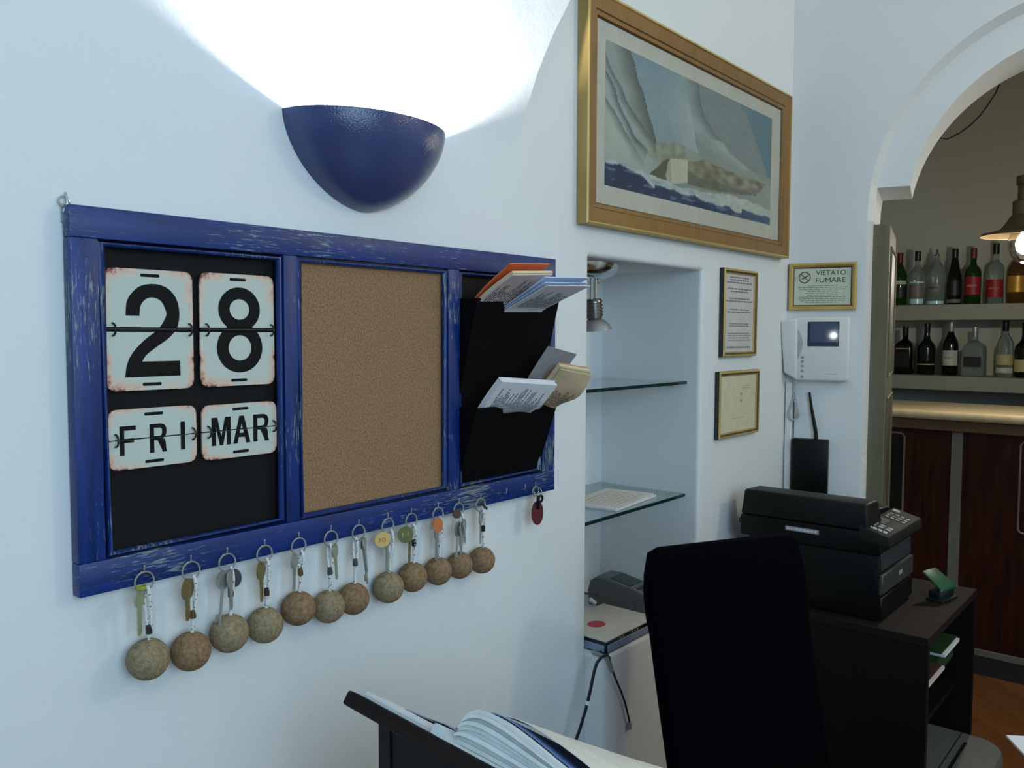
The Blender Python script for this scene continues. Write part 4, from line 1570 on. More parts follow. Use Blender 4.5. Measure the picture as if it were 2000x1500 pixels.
m_ = MB().lathe(prof, (0, 0, 0), 24).xf(Matrix.Translation((1.683, 0.100, 1.457)) @ Matrix.Rotation(-0.12, 4, 'Y'))
obj('ribbed_socket', m_, plain('dark_chrome', (120, 118, 114), 0.25, 1.0), sl_)
m_ = MB().lathe([(0.015, 0.0), (0.024, -0.006), (0.034, -0.016), (0.040, -0.028), (0.038, -0.028), (0.032, -0.016), (0.02, -0.006)], (0, 0, 0), 28).xf(Matrix.Translation((1.686, 0.100, 1.457)) @ Matrix.Rotation(-0.12, 4, 'Y'))
obj('reflector', m_, plain('satin_grey_reflector', (168, 168, 168), 0.35, 0.6), sl_)

rt = thing('modem_router', 'flat white modem with red oval badge and dark sides on the niche ledge', 'router', (1.65, 0.04, 0.712))
rx0, rx1, ry0, ry1, rz = 1.529, 1.745, -0.046, 0.108, 0.712
obj('case', MB().box(rx0 + 0.001, rx1 - 0.001, ry0 + 0.001, ry1, rz, rz + 0.0275, 0.002, 2), plain('blue_black_plastic', (16, 20, 36), 0.3), rt)
obj('top_cover', MB().box(rx0, rx1, ry0, ry1, rz + 0.0275, rz + 0.031, 0.0012, 2), plain('ivory_plastic', (208, 204, 192), 0.4), rt)
obj('front_panel', MB().box(rx0 + 0.006, rx1 - 0.002, ry0 - 0.0005, ry0 + 0.004, rz + 0.003, rz + 0.0195, 0.0008, 1), plain('silver_blue_panel', (140, 156, 184), 0.35), rt)
obj('side_panel', MB().box(rx0 - 0.0005, rx0 + 0.004, ry0 + 0.006, ry1 - 0.004, rz + 0.003, rz + 0.0195, 0.0008, 1), plain('silver_blue_panel', (140, 156, 184), 0.35), rt)
m_ = MB().slab([(1.607 + 0.024 * math.cos(2 * PI * q / 24), 0.034 + 0.020 * math.sin(2 * PI * q / 24)) for q in range(24)], rz + 0.0308, rz + 0.0314)
obj('red_badge', m_, plain('red_badge', (190, 58, 70), 0.4), rt)
m_ = MB()
for x in (1.585, 1.597, 1.634, 1.646, 1.658):
    m_.box(x, x + 0.004, ry0 - 0.0002, ry0 + 0.0015, rz + 0.0222, rz + 0.0252)
obj('status_marks', m_, plain('pale_yellow_print', (196, 196, 120), 0.5), rt, smooth=False, kind='stuff')
obj('aerial', MB().tube([(1.655, 0.117, 0.722), (1.655, 0.117, 0.745), (1.637, 0.117, 0.822)], [0.006, 0.0058, 0.0042], 10), M_BLACKPL, rt)
obj('aerial_mount', MB().box(1.645, 1.665, 0.108, 0.124, 0.714, 0.728, 0.002, 1), M_BLACKPL, rt)

tp = thing('card_terminal', 'grey rounded card payment terminal behind the white modem', 'terminal', (1.87, 0.16, 0.712))
prof = [(-0.12, 0.0), (-0.12, 0.030), (-0.09, 0.046), (-0.02, 0.062), (0.06, 0.077), (0.092, 0.076), (0.112, 0.062), (0.12, 0.035), (0.116, 0.0)]
R_ = Matrix.Translation((1.840, 0.075, 0.7125)) @ Matrix.Rotation(math.radians(92), 4, 'Z')
m_ = MB().prism(prof, lambda a_, z: (a_, -0.042, z), lambda a_, z: (a_, 0.042, z))
bmesh.ops.bevel(m_.bm, geom=[e for e in m_.bm.edges if abs(e.verts[0].co.y - e.verts[1].co.y) < 1e-6 and max(e.verts[0].co.z, e.verts[1].co.z) > 0.001], offset=0.008, segments=3, profile=0.5, affect='EDGES')
obj('body', m_.xf(R_), M_GREYPL, tp, smooth=45)
m_ = MB().hexa([(-0.005, -0.030, 0.0635), (0.055, -0.030, 0.0745), (0.055, 0.030, 0.0745), (-0.005, 0.030, 0.0635), (-0.005, -0.030, 0.0665), (0.055, -0.030, 0.0775), (0.055, 0.030, 0.0775), (-0.005, 0.030, 0.0665)])
obj('display', m_.xf(R_), plain('dark_display', (48, 54, 56), 0.15), tp, smooth=False)
m_ = MB()
for q in range(4):
    for k in range(3):
        a_ = -0.085 + q * 0.018
        z = 0.047 + (a_ + 0.09) * 0.23
        m_.box(a_, a_ + 0.012, -0.026 + k * 0.019, -0.012 + k * 0.019, z - 0.002, z + 0.0035)
obj('keypad', m_.xf(R_), plain('dark_grey_keys', (60, 62, 64), 0.5), tp, smooth=False)
obj('socket', MB().box(0.02, 0.034, -0.0428, -0.040, 0.024, 0.031).xf(R_), M_INKBLACK, tp, smooth=False)

cb = thing('power_cable', 'black cable hanging from the modem down past the plinth corner', 'cable', (1.50, -0.06, 0.54))
m_ = MB().tube([(1.522, -0.054, 0.7165), (1.505, -0.058, 0.7215), (1.488, -0.060, 0.7225), (1.472, -0.060, 0.716), (1.462, -0.060, 0.700), (1.452, -0.058, 0.663), (1.440, -0.055, 0.625), (1.426, -0.05, 0.585), (1.405, -0.042, 0.535), (1.38, -0.035, 0.48), (1.36, -0.03, 0.30), (1.36, -0.03, 0.0035), (1.30, -0.04, 0.0035)], 0.0034, 8)
obj('lead', m_, plain('black_cable', (18, 24, 36), 0.4), cb)
obj('cable_clip', MB().tube([(1.4445, -0.0565, 0.640), (1.4425, -0.056, 0.632)], 0.0042, 8), M_WHITEPL, cb)
cb = thing('phone_cable', 'thin dark cable with clear plug dangling in front of the plinth', 'cable', (1.6, -0.056, 0.53))
m_ = MB().tube([(1.528, -0.030, 0.7165), (1.5235, -0.058, 0.712), (1.530, -0.0575, 0.695), (1.548, -0.0565, 0.660), (1.572, -0.0565, 0.622), (1.592, -0.0565, 0.585), (1.604, -0.0565, 0.555), (1.612, -0.0565, 0.533)], 0.0023, 8)
obj('lead', m_, plain('black_cable', (18, 24, 36), 0.4), cb)
obj('plug', MB().box(1.608, 1.618, -0.060, -0.052, 0.517, 0.534, 0.001, 1), plain('clear_plug', (150, 154, 158), 0.3), cb)
m_ = MB().tube([(1.518, -0.018, 0.7155), (1.517, -0.056, 0.712), (1.528, -0.057, 0.69), (1.538, -0.056, 0.676)], 0.0045, 8)
cb = thing('cable_end', 'short pale grey cable end bent over the plinth corner under the modem', 'cable', (1.52, -0.056, 0.68))
obj('lead', m_, plain('pale_grey_cable', (150, 150, 146), 0.5), cb)
cb = thing('data_cable', 'grey cable looping between the modem aerial and the card terminal', 'cable', (1.7, 0.15, 0.75))
m_ = MB().tube([(1.62, 0.29, 0.80), (1.655, 0.235, 0.787), (1.70, 0.19, 0.772), (1.745, 0.165, 0.757), (1.775, 0.158, 0.748), (1.789, 0.158, 0.744)], 0.003, 8)
obj('lead', m_, plain('slate_cable', (70, 80, 92), 0.45), cb)
obj('plug', MB().tube([(1.745, 0.150, 0.745), (1.757, 0.140, 0.733)], 0.0055, 8), M_WHITEPL, cb)

# ================================================================== CHAIR
cw = Vector((0.895, -0.446, 0)).normalized()      # along the backrest
cf = Vector((-0.446, -0.895, 0)).normalized()     # the way the sitter faces
TL = Vector((1.411, -0.210, 0.986))
W = 0.385
cc = TL + cw * W / 2 + cf * 0.30
ch = thing('dining_chair', 'high backed black upholstered chair in front of the printer stand', 'chair', (cc.x, cc.y, 0))


def cp_(u, f, z):
    p = TL + cw * u + cf * f
    return (p.x, p.y, z)


m_ = MB()
rings = []
NB = 14
for k in range(NB + 1):
    v = k / NB
    z = 0.44 + (0.986 - 0.44) * v
    fr = 0.135 * (1 - v) ** 1.25            # reclines: the foot of the back is further forward
    inset = 0.012 * (1 - v)
    if v > 0.9:
        inset += 0.012 * ((v - 0.9) / 0.1) ** 2
    elif v > 0.75:
        inset -= 0.004
    th_ = 0.055 - 0.012 * v
    crown = 0.0
    sec = rrect(inset, W - inset, fr - th_ / 2, fr + th_ / 2, 0.018, 4)
    rings.append([cp_(a_, b_, z + (0.006 * math.sin(PI * a_ / W) if k == NB else 0)) for a_, b_ in sec])
top_ = [cp_(W / 2 + (a_ - W / 2) * 0.96, b_ * 0.55, 0.986 + 0.012) for a_, b_ in rrect(0.024, W - 0.024, -0.02, 0.02, 0.012, 4)]
rings.append(top_)
m_.loft(rings)
obj('backrest', m_, M_SHOE, ch, smooth=60)
rings = []
for k, (z, ins) in enumerate(((0.385, 0.008), (0.395, 0.0), (0.445, 0.0), (0.468, 0.006), (0.478, 0.03))):
    rings.append([cp_(a_, b_, z) for a_, b_ in rrect(-0.012 + ins, W + 0.012 - ins, 0.125 + ins, 0.575 - ins, 0.03, 4)])
obj('seat', MB().loft(rings), M_SHOE, ch, smooth=60)
for u in (0.025, W - 0.025):
    for f_ in (0.16, 0.545):
        m_ = MB().loft([[cp_(u + a_ * s_, f_ + b_ * s_ + (0.05 if f_ < 0.3 else 0) * (-1 + z / 0.39), z) for a_, b_ in ((-1, -1), (1, -1), (1, 1), (-1, 1))] for z, s_ in ((0.0, 0.013), (0.39, 0.02))])
        obj('leg', m_, M_WENGE, ch, smooth=False)

# ================================================================== PRINTER STAND, PRINTER AND WHAT IS ON IT
sx0, sx1, sy0, sy1, st = 2.138, 2.652, -0.553, -0.034, 0.70
stand = thing('printer_stand', 'dark brown wooden printer stand with open shelves in the corner', 'stand', ((sx0 + sx1) / 2, -0.28, 0))
obj('top', MB().box(sx0, sx1, sy0, sy1, st - 0.022, st, 0.0015, 1), M_WENGE_TOP, stand)
obj('side_panel', MB().box(sx0 + 0.001, sx0 + 0.021, sy0 + 0.001, sy1, 0, st - 0.0225), M_WENGE, stand, smooth=False)
obj('side_panel', MB().box(sx1 - 0.021, sx1 - 0.001, sy0 + 0.001, sy1, 0, st - 0.0225), M_WENGE, stand, smooth=False)
obj('back_panel', MB().box(sx0 + 0.0215, sx1 - 0.0215, sy1 - 0.012, sy1 - 0.002, 0.02, st - 0.0225), M_WENGE, stand, smooth=False)
for z in (0.545, 0.425):
    obj('shelf', MB().box(sx0 + 0.0215, sx1 - 0.0215, sy0 + 0.045, sy1 - 0.0125, z - 0.016, z), M_WENGE, stand, smooth=False)

pr = thing('printer', 'black multifunction laser printer on the dark stand', 'printer', (2.32, -0.25, st))
bx0, bx1, by0, by1 = 2.170, 2.462, -0.432, -0.075
obj('body', MB().box(bx0 + 0.008, bx1 - 0.004, by0 + 0.006, by1 - 0.004, st + 0.001, 0.868, 0.006, 2), M_BLACKPL, pr)
obj('scanner_bed', MB().box(bx0, bx1, by0 + 0.004, by1 + 0.018, 0.8685, 0.926, 0.006, 2), M_BLACKPL, pr)
m_ = MB().hexa([(bx0 + 0.001, -0.398, 0.9265), (bx0 + 0.118, -0.398, 0.9265), (bx0 + 0.118, -0.058, 0.9265), (bx0 + 0.001, -0.058, 0.9265),
                (bx0 + 0.005, -0.392, 0.995), (bx0 + 0.100, -0.392, 0.992), (bx0 + 0.100, -0.066, 0.992), (bx0 + 0.005, -0.066, 0.995)], 0.006, 3)
obj('document_feeder', m_, plain('black_feeder_plastic', (14, 15, 14), 0.5, var=0.1, spec=0.3), pr)
m_ = MB().hexa([(bx0 + 0.122, -0.37, 0.9265), (bx1 - 0.006, -0.37, 0.9265), (bx1 - 0.006, -0.07, 0.9265), (bx0 + 0.122, -0.07, 0.9265),
                (bx0 + 0.122, -0.365, 0.955), (bx1 - 0.01, -0.365, 0.945), (bx1 - 0.01, -0.075, 0.945), (bx0 + 0.122, -0.075, 0.955)], 0.003, 1)
obj('scanner_lid', m_, M_BLACKPL, pr)
P_ = lambda x, y, z: (x, y, z)
m_ = MB().hexa([(bx0 - 0.001, -0.452, 0.895), (bx1 + 0.001, -0.452, 0.895), (bx1 + 0.001, -0.375, 0.905), (bx0 - 0.001, -0.375, 0.905),
                (bx0 - 0.001, -0.448, 0.920), (bx1 + 0.001, -0.448, 0.920), (bx1 + 0.001, -0.375, 0.9405), (bx0 - 0.001, -0.375, 0.9405)], 0.003, 2)
panel = obj('control_panel', m_, plain('charcoal_control_panel', (34, 35, 33), 0.6, spec=0.15), pr)
ptop = lambda y: 0.920 + (y + 0.448) / 0.073 * 0.0205


def pad(name, x0, x1, y0, y1, h, mat):
    m2 = MB().hexa([(x0, y0, ptop(y0) - 0.001), (x1, y0, ptop(y0) - 0.001), (x1, y1, ptop(y1) - 0.001), (x0, y1, ptop(y1) - 0.001),
                    (x0, y0, ptop(y0) + h), (x1, y0, ptop(y0) + h), (x1, y1, ptop(y1) + h), (x0, y1, ptop(y1) + h)])
    return obj(name, m2, mat, panel, smooth=False)


for q in range(4):
    pad('white_button', bx0 + 0.020, bx0 + 0.030, -0.436 + q * 0.0125, -0.4275 + q * 0.0125, 0.003, plain('white_button', (190, 192, 190), 0.35))
pad('display', bx0 + 0.095, bx0 + 0.150, -0.408, -0.384, 0.001, plain('grey_green_display', (92, 100, 96), 0.2))
for q in range(3):
    for k in range(2):
        pad('button', bx0 + 0.050 + k * 0.018, bx0 + 0.062 + k * 0.018, -0.436 + q * 0.018, -0.425 + q * 0.018, 0.0025, plain('light_grey_key', (126, 128, 126), 0.4))
for q in range(4):
    for k in range(3):
        pad('number_key', bx0 + 0.168 + k * 0.022, bx0 + 0.182 + k * 0.022, -0.438 + q * 0.014, -0.429 + q * 0.014, 0.002, plain('dark_grey_key', (70, 74, 72), 0.4))
pad('start_button', bx0 + 0.250, bx0 + 0.268, -0.40, -0.384, 0.003, plain('pale_key', (150, 152, 148), 0.4))
obj('paper_slot', MB().box(bx0 + 0.018, bx1 - 0.016, by0 + 0.0045, by0 + 0.012, 0.826, 0.884, 0.001, 1), plain('slate_slot', (48, 58, 60), 0.4), pr)
obj('front_tray', MB().box(bx0 + 0.012, bx1 - 0.010, by0 - 0.0015, by0 + 0.012, 0.768, 0.820, 0.003, 1), plain('dark_grey_tray', (56, 57, 56), 0.45), pr)
obj('maker_badge', MB().box(2.318, 2.346, by0 - 0.0026, by0 - 0.001, 0.791, 0.802, 0.0008, 1), plain('silver_badge', (160, 160, 158), 0.3), pr)
obj('paper_cassette', MB().box(bx0 + 0.012, bx1 - 0.010, by0 - 0.0005, by0 + 0.012, 0.708, 0.762, 0.003, 1), M_BLACKPL, pr)
m_ = MB().box(bx0 - 0.0006, bx0 + 0.002, -0.275, -0.186, 0.9, 0.9118).xf(Matrix.Translation((0, 0, 0.0)))
obj('label_strip', m_, plain('silver_label', (150, 152, 158), 0.4), pr, smooth=False)
m_ = MB()
r2 = random.Random(5)
y = -0.27
while y < -0.195:
    b_ = y + r2.uniform(0.003, 0.009)
    m_.face([(bx0 - 0.0008, y, 0.9035), (bx0 - 0.0008, b_, 0.9035), (bx0 - 0.0008, b_, 0.9085), (bx0 - 0.0008, y, 0.9085)])
    y = b_ + 0.002
obj('label_print', m_, plain('white_label_print', (215, 216, 220), 0.5), pr, smooth=False, fixn=False)
obj('latch', MB().torus((bx0 + 0.02, by1 + 0.022, 0.903), 0.007, 0.0016, 'x', 16, 6), M_BLACKPL, pr)

hp = thing('hole_punch', 'green handled hole punch on the corner of the printer stand', 'hole punch', (2.53, -0.45, st))
HR = Matrix.Translation((2.494, -0.498, st)) @ Matrix.Rotation(math.radians(-14), 4, 'Z') @ Matrix.Scale(0.68, 4)
obj('base_tray', MB().box(-0.062, 0.062, -0.034, 0.034, 0.0, 0.010, 0.003, 2).xf(HR), plain('dark_teal_plastic', (22, 34, 38), 0.35), hp)
obj('punch_block', MB().box(-0.056, 0.056, -0.022, 0.026, 0.010, 0.040, 0.005, 2).xf(HR), plain('dark_teal_plastic', (22, 34, 38), 0.35), hp)
m_ = MB().hexa([(-0.058, -0.030, 0.040), (0.058, -0.030, 0.040), (0.052, 0.056, 0.098), (-0.052, 0.056, 0.098), (-0.058, -0.030, 0.052), (0.058, -0.030, 0.052), (0.052, 0.056, 0.108), (-0.052, 0.056, 0.108)], 0.004, 2)
obj('lever', m_.xf(HR), plain('green_plastic', (22, 84, 58), 0.4), hp)
obj('hinge_pin', MB().tube([(-0.062, -0.026, 0.046), (0.062, -0.026, 0.046)], 0.0035, 10).xf(HR), M_STEEL, hp)

fo = thing('folder', 'thick green folder of white sheets on the upper shelf inside the printer stand', 'folder', (2.43, -0.40, 0.555))
M_GRCARD = plain('dark_green_card', (34, 62, 30), 0.5)
obj('cover', MB().box(2.336, 2.50, -0.538, -0.30, 0.6005, 0.604), M_GRCARD, fo, smooth=False)
obj('sheets', MB().box(2.34, 2.495, -0.545, -0.305, 0.592, 0.600), M_PAPER, fo, smooth=False)
obj('back_cover', MB().box(2.336, 2.50, -0.53, -0.30, 0.5455, 0.5915), M_GRCARD, fo, smooth=False)
fo = thing('magazine', 'brown covered magazine with white page edge, left of the green folder', 'magazine', (2.25, -0.40, 0.545))
obj('pages', MB().box(2.17, 2.328, -0.548, -0.28, 0.567, 0.575), plain('pinkish_white_pages', (214, 196, 190), 0.7), fo, smooth=False)
obj('cover', MB().box(2.17, 2.328, -0.535, -0.28, 0.5455, 0.5665), plain('brown_cover', (66, 40, 30), 0.5), fo, smooth=False)
obj('top_cover', MB().box(2.17, 2.328, -0.542, -0.28, 0.5755, 0.578), plain('brown_cover', (66, 40, 30), 0.5), fo, smooth=False)

gb = thing('paper_shredder', 'low grey plastic paper shredder with rounded front at the foot of the stand', 'shredder', (2.4, -0.42, 0))
out = [(2.625, -0.25), (2.625, -0.54)] + [(2.545 + 0.08 * math.cos(a_), -0.575 - 0.075 * math.sin(a_)) for a_ in [PI / 2 * q / 8 for q in range(9)]] + [(2.20, -0.65), (2.17, -0.63), (2.165, -0.25)]
rings = []
for z, k in ((0.0, 0.97), (0.262, 1.0), (0.280, 0.993), (0.288, 0.975)):
    rings.append([(2.40 + (x - 2.40) * k, -0.43 + (y_ + 0.43) * k, z) for x, y_ in out])
obj('bin', MB().loft(rings), plain('grey_shredder_plastic', (92, 96, 94), 0.45), gb, smooth=50)
obj('feed_slot', MB().box(2.23, 2.56, -0.560, -0.552, 0.2868, 0.2892), M_INKBLACK, gb, smooth=False)
obj('seam', MB().box(2.19, 2.612, -0.536, -0.533, 0.2862, 0.2886), M_DARKPL, gb, smooth=False)
obj('switch', MB().box(2.30, 2.345, -0.60, -0.585, 0.2865, 0.292, 0.001, 1), M_DARKPL, gb)

# ================================================================== LECTERN WITH THE OPEN BINDER
LA = Vector((0.6224, -0.2831, 0.9985))
la = math.radians(84.5)
le = Vector((-math.cos(la), -math.sin(la), 0))
lh = Vector((-le.y, le.x, 0))
if lh.x < 0:
    lh = -lh
al = math.radians(34.5)
ld = lh * math.cos(al) - Vector((0, 0, math.sin(al)))
ln = ld.cross(le)
if ln.z < 0:
    ln = -ln


def lp(s_, t_, n_):
    return tuple(LA + le * s_ + ld * t_ + ln * n_)


def lbox(s0, s1, t0, t1, n0, n1, bev=0.0):
    return MB().hexa([lp(s0, t0, n0), lp(s1, t0, n0), lp(s1, t1, n0), lp(s0, t1, n0), lp(s0, t0, n1), lp(s1, t0, n1), lp(s1, t1, n1), lp(s0, t1, n1)], bev, 2)


lc = thing('lectern', 'dark wooden lectern with sloping top carrying the open binder', 'lectern', (LA.x + 0.15, LA.y - 0.3, 0))
obj('sloping_top', lbox(0, 0.50, 0, 0.36, -0.017, 0, 0.003), M_WENGE_TOP, lc)
obj('book_stop', lbox(0.0, 0.50, 0.3605, 0.376, -0.017, 0.022, 0.002), M_WENGE_TOP, lc)


def lg(s_, h_, z):
    p = LA + le * s_ + lh * h_
    return (p.x, p.y, z)


def under(h_):
    return LA.z - 0.0185 / math.cos(al) - math.tan(al) * h_ - 0.001


for s0, s1 in ((0.030, 0.052), (0.43, 0.452)):
    m_ = MB().hexa([lg(s0, 0.022, 0), lg(s1, 0.022, 0), lg(s1, 0.27, 0), lg(s0, 0.27, 0), lg(s0, 0.022, under(0.022)), lg(s1, 0.022, under(0.022)), lg(s1, 0.27, under(0.27)), lg(s0, 0.27, under(0.27))])
    obj('side_panel', m_, M_WENGE, lc, smooth=False)
m_ = MB().hexa([lg(0.0525, 0.024, 0.03), lg(0.4295, 0.024, 0.03), lg(0.4295, 0.040, 0.03), lg(0.0525, 0.040, 0.03), lg(0.0525, 0.024, under(0.024)), lg(0.4295, 0.024, under(0.024)), lg(0.4295, 0.040, under(0.040)), lg(0.0525, 0.040, under(0.040))])
obj('back_panel', m_, M_WENGE, lc, smooth=False)

bi = thing('open_binder', 'open white ring binder with fanned pages lying on the lectern', 'binder', lp(0.2, 0.15, 0))
M_BCOVER = plain('white_binder_cover', (206, 212, 214), 0.4)
obj('left_cover', lbox(0.012, 0.152, 0.008, 0.325, 0.0004, 0.0028), M_BCOVER, bi, smooth=False)
obj('left_pages', lbox(0.016, 0.148, 0.014, 0.315, 0.003, 0.0075), M_PAPER, bi, smooth=False)
obj('left_top_sheet', MB().loft([[lp(s_, t_, n_) for t_, n_ in ((0.05, 0.0078 + k), (0.31, 0.0078 + k), (0.31, 0.0086 + k), (0.05, 0.0086 + k))] for s_, k in ((0.05, 0.0), (0.09, 0.002), (0.12, 0.005), (0.146, 0.004))]), plain('blue_tinted_sheet', (150, 170, 206), 0.6), bi)
# spine and right cover
m_ = MB().loft([[lp(s_, t_, n_) for s_, n_ in ((0.150, 0.0006), (0.160, 0.0004), (0.170, 0.0004), (0.185, 0.0005), (0.410, 0.0006), (0.410, 0.003), (0.187, 0.003), (0.173, 0.006), (0.163, 0.010), (0.154, 0.012), (0.149, 0.010))] for t_ in (0.004, 0.329)])
obj('spine_and_right_cover', m_, M_BCOVER, bi, smooth=30)
# right page block: many sheets rising from the rings and falling away to the right
def block_top(s_):
    u = min(1, max(0, (s_ - 0.172) / 0.225))
    return 0.004 + 0.041 * math.sin(PI * u ** 0.40) ** 0.8 * (1 - 0.3 * u) + 0.009 * u


NL = 9
for k in range(NL):
    f0, f1 = k / NL, (k + 0.97) / NL
    m_ = MB()
    rings = []
    for q in range(21):
        s_ = 0.1745 + 0.215 * (q / 20) ** 1.5 + 0.010 * f0 * (q / 20)
        h0, h1 = 0.0034 + (block_top(s_) - 0.0034) * f0, 0.0034 + (block_top(s_) - 0.0034) * f1
        t0 = 0.016 + 0.004 * math.sin(k * 2.3)
        rings.append([lp(s_, t0, h0), lp(s_, 0.312, h0), lp(s_, 0.312, h1), lp(s_, t0, h1)])
    m_.loft(rings)
    obj('pages', m_, (plain('binder_pages_cool', (206, 216, 218), 0.7), plain('binder_pages_white', (222, 224, 222), 0.7), plain('binder_pages_pale', (212, 220, 222), 0.7))[k % 3], bi, smooth=40)
m_ = MB()
rings = []
for q in range(17):
    s_ = 0.188 + 0.20 * q / 16
    h = block_top(s_) + 0.0012
    rings.append([lp(s_, 0.03, h), lp(s_, 0.16, h), lp(s_, 0.16, h + 0.001), lp(s_, 0.03, h + 0.001)])
m_.loft(rings)
obj('blue_divider', m_, plain('blue_divider_sheet', (104, 128, 180), 0.4), bi, smooth=40)
m_ = MB()
rings = []
for q in range(17):
    s_ = 0.205 + 0.27 * q / 16
    h = block_top(min(s_, 0.4)) + 0.0025 + 0.008 * math.sin(PI * (q / 16) ** 0.8)
    lf = [0.044 * ((tt - 0.03) / 0.3) * (0.35 + 0.65 * min(1, q / 6)) for tt in (0.04, 0.19, 0.335)]
    rings.append([lp(s_, 0.04, h + lf[0]), lp(s_, 0.19, h + lf[1]), lp(s_, 0.335, h + lf[2]), lp(s_, 0.335, h + lf[2] + 0.0008), lp(s_, 0.19, h + lf[1] + 0.0008), lp(s_, 0.04, h + lf[0] + 0.0008)])
m_.loft(rings)
obj('top_page', m_, plain('ivory_page', (222, 220, 210), 0.6), bi, smooth=40)
for t_ in (0.03, 0.165, 0.29):
    m_ = MB().tube([lp(0.166 + 0.0085 * math.cos(a_), t_, 0.0125 + 0.0085 * math.sin(a_)) for a_ in [2 * PI * q / 18 for q in range(18)]], 0.0014, 6, closed=True)
    obj('ring', m_, M_STEEL, bi)

# ================================================================== RECEPTION DESK CORNER (lower right)
dk = thing('reception_desk', 'reception desk under the loose white sheets at the lower right', 'desk', (1.3, -1.2, 0))
obj('desk_top', MB().box(1.06, 1.545, -1.75, -0.868, 0.730, 0.755, 0.002, 1), M_WENGE_TOP, dk)
for x in (1.10, 1.47):
    for y in (-1.70, -0.96):
        obj('leg', MB().box(x, x + 0.05, y, y + 0.05, 0, 0.7295), M_WENGE, dk, smooth=False)
for q, (lab, ox, oy, rot, z) in enumerate((('white printed leaflet, upper right of the two at the frame edge', 1.5666, -0.8109, math.radians(-57.5), 0.7562), ('cream leaflet lying nearer than the white printed one, at the frame edge', 1.476, -0.862, math.radians(-52), 0.7558))):
    th = thing('desk_leaflet', lab, 'leaflet', (ox, oy, z), group='leaflets on the reception desk')
    R_ = Matrix.Translation((ox, oy, z)) @ Matrix.Rotation(rot, 4, 'Z')
    m_ = MB().box(0, 0.24, -0.17 if q == 0 else -0.12, 0, 0, 0.0035 if q == 0 else 0.002)
    obj('sheet', m_.xf(R_), M_PAPER if q == 0 else M_CREAM, th, smooth=False)
    if q == 0:
        m_ = MB()
        for k in range(6):
            m_.face([(0.03, -0.03 - k * 0.02, 0.0037), (0.20, -0.03 - k * 0.02, 0.0037), (0.20, -0.024 - k * 0.02, 0.0037), (0.03, -0.024 - k * 0.02, 0.0037)])
        obj('printed_lines', m_.xf(R_), plain('grey_print', (128, 124, 122), 0.8), th, smooth=False, fixn=False)

# ================================================================== THE BAR BEYOND THE ARCH
bar = thing('bar_counter', 'bar counter with pale stone top and reddish brown panels beyond the arch', 'bar counter', (4.05, -0.4, 0))
BX = 3.90
obj('stone_top', MB().box(3.825, 4.36, -2.2, 1.45, 1.064, 1.102, 0.014, 3), M_COUNTER, bar)
obj('under_trim', MB().box(3.862, 4.30, -2.2, 1.45, 1.016, 1.0635, 0.004, 1), M_BARTRIM, bar)
obj('carcass', MB().box(BX + 0.012, 4.25, -2.2, 1.45, 0.0, 1.0155), plain('dark_carcass', (40, 24, 18), 0.6), bar, smooth=False)
edges = [1.40, 0.72, 0.26, -0.199, -0.72, -1.2, -1.7]
for y in edges:
    obj('stile', MB().box(BX - 0.004, BX + 0.0115, y - 0.043, y, 0.11, 1.0155, 0.001, 1), M_GREYPAINT, bar)
for y1, y0 in zip(edges, edges[1:]):
    obj('panel', MB().box(BX + 0.002, BX + 0.0115, y0 + 0.0005, y1 - 0.0435, 0.112, 1.0155), M_BARWOOD, bar, smooth=False)
obj('bottom_trim', MB().box(BX - 0.004, BX + 0.0115, -2.2, 1.45, 0.082, 0.1095, 0.001, 1), M_GREYPAINT, bar)
obj('plinth', MB().box(BX + 0.004, BX + 0.0115, -2.2, 1.45, 0.0, 0.0815), plain('dark_plinth', (52, 48, 46), 0.5), bar, smooth=False)


def trimloop(y0, y1, z0, z1):
    m_ = MB()
    pl = rrect(y0, y1, z0, z1, 0.02, 4)
    m_.tube([(BX - 0.001, y, z) for y, z in pl], 0.0045, 6, closed=True)
    obj('panel_beading', m_, plain('pinkish_grey_beading', (136, 116, 108), 0.4), bar)


trimloop(-0.012, 0.21, 0.45, 0.992)
trimloop(-0.70, -0.452, 0.62, 0.992)
obj('dark_inset', MB().box(BX, BX + 0.0018, -0.008, 0.206, 0.455, 0.987), plain('black_inset', (14, 9, 8), 0.4), bar, smooth=False)

for z0, z1, lab in ((1.498, 1.584, 'upper thick plaster bottle shelf on the far bar wall'), (1.118, 1.196, 'lower thick plaster bottle shelf on the far bar wall')):
    th = thing('bottle_shelf', lab, 'shelf', (5.15, 0, z0), group='bottle shelves')
    obj('shelf_slab', MB().box(5.0, 5.299, -2.3, 1.45, z0, z1, 0.004, 1), plain('grey_beige_plaster', (150, 150, 136), 0.7, scale=12), th)
th = thing('back_counter', 'low dark back counter behind the bar below the bottle shelves', 'cabinet', (5.05, 0, 0))
obj('cabinet', MB().box(4.88, 5.298, -2.3, 1.45, 0.0, 0.868), plain('slate_cabinet', (58, 64, 68), 0.5), th, smooth=False)
obj('worktop', MB().box(4.85, 5.298, -2.3, 1.45, 0.8685, 0.90, 0.003, 1), plain('dark_worktop', (46, 54, 60), 0.4), th)

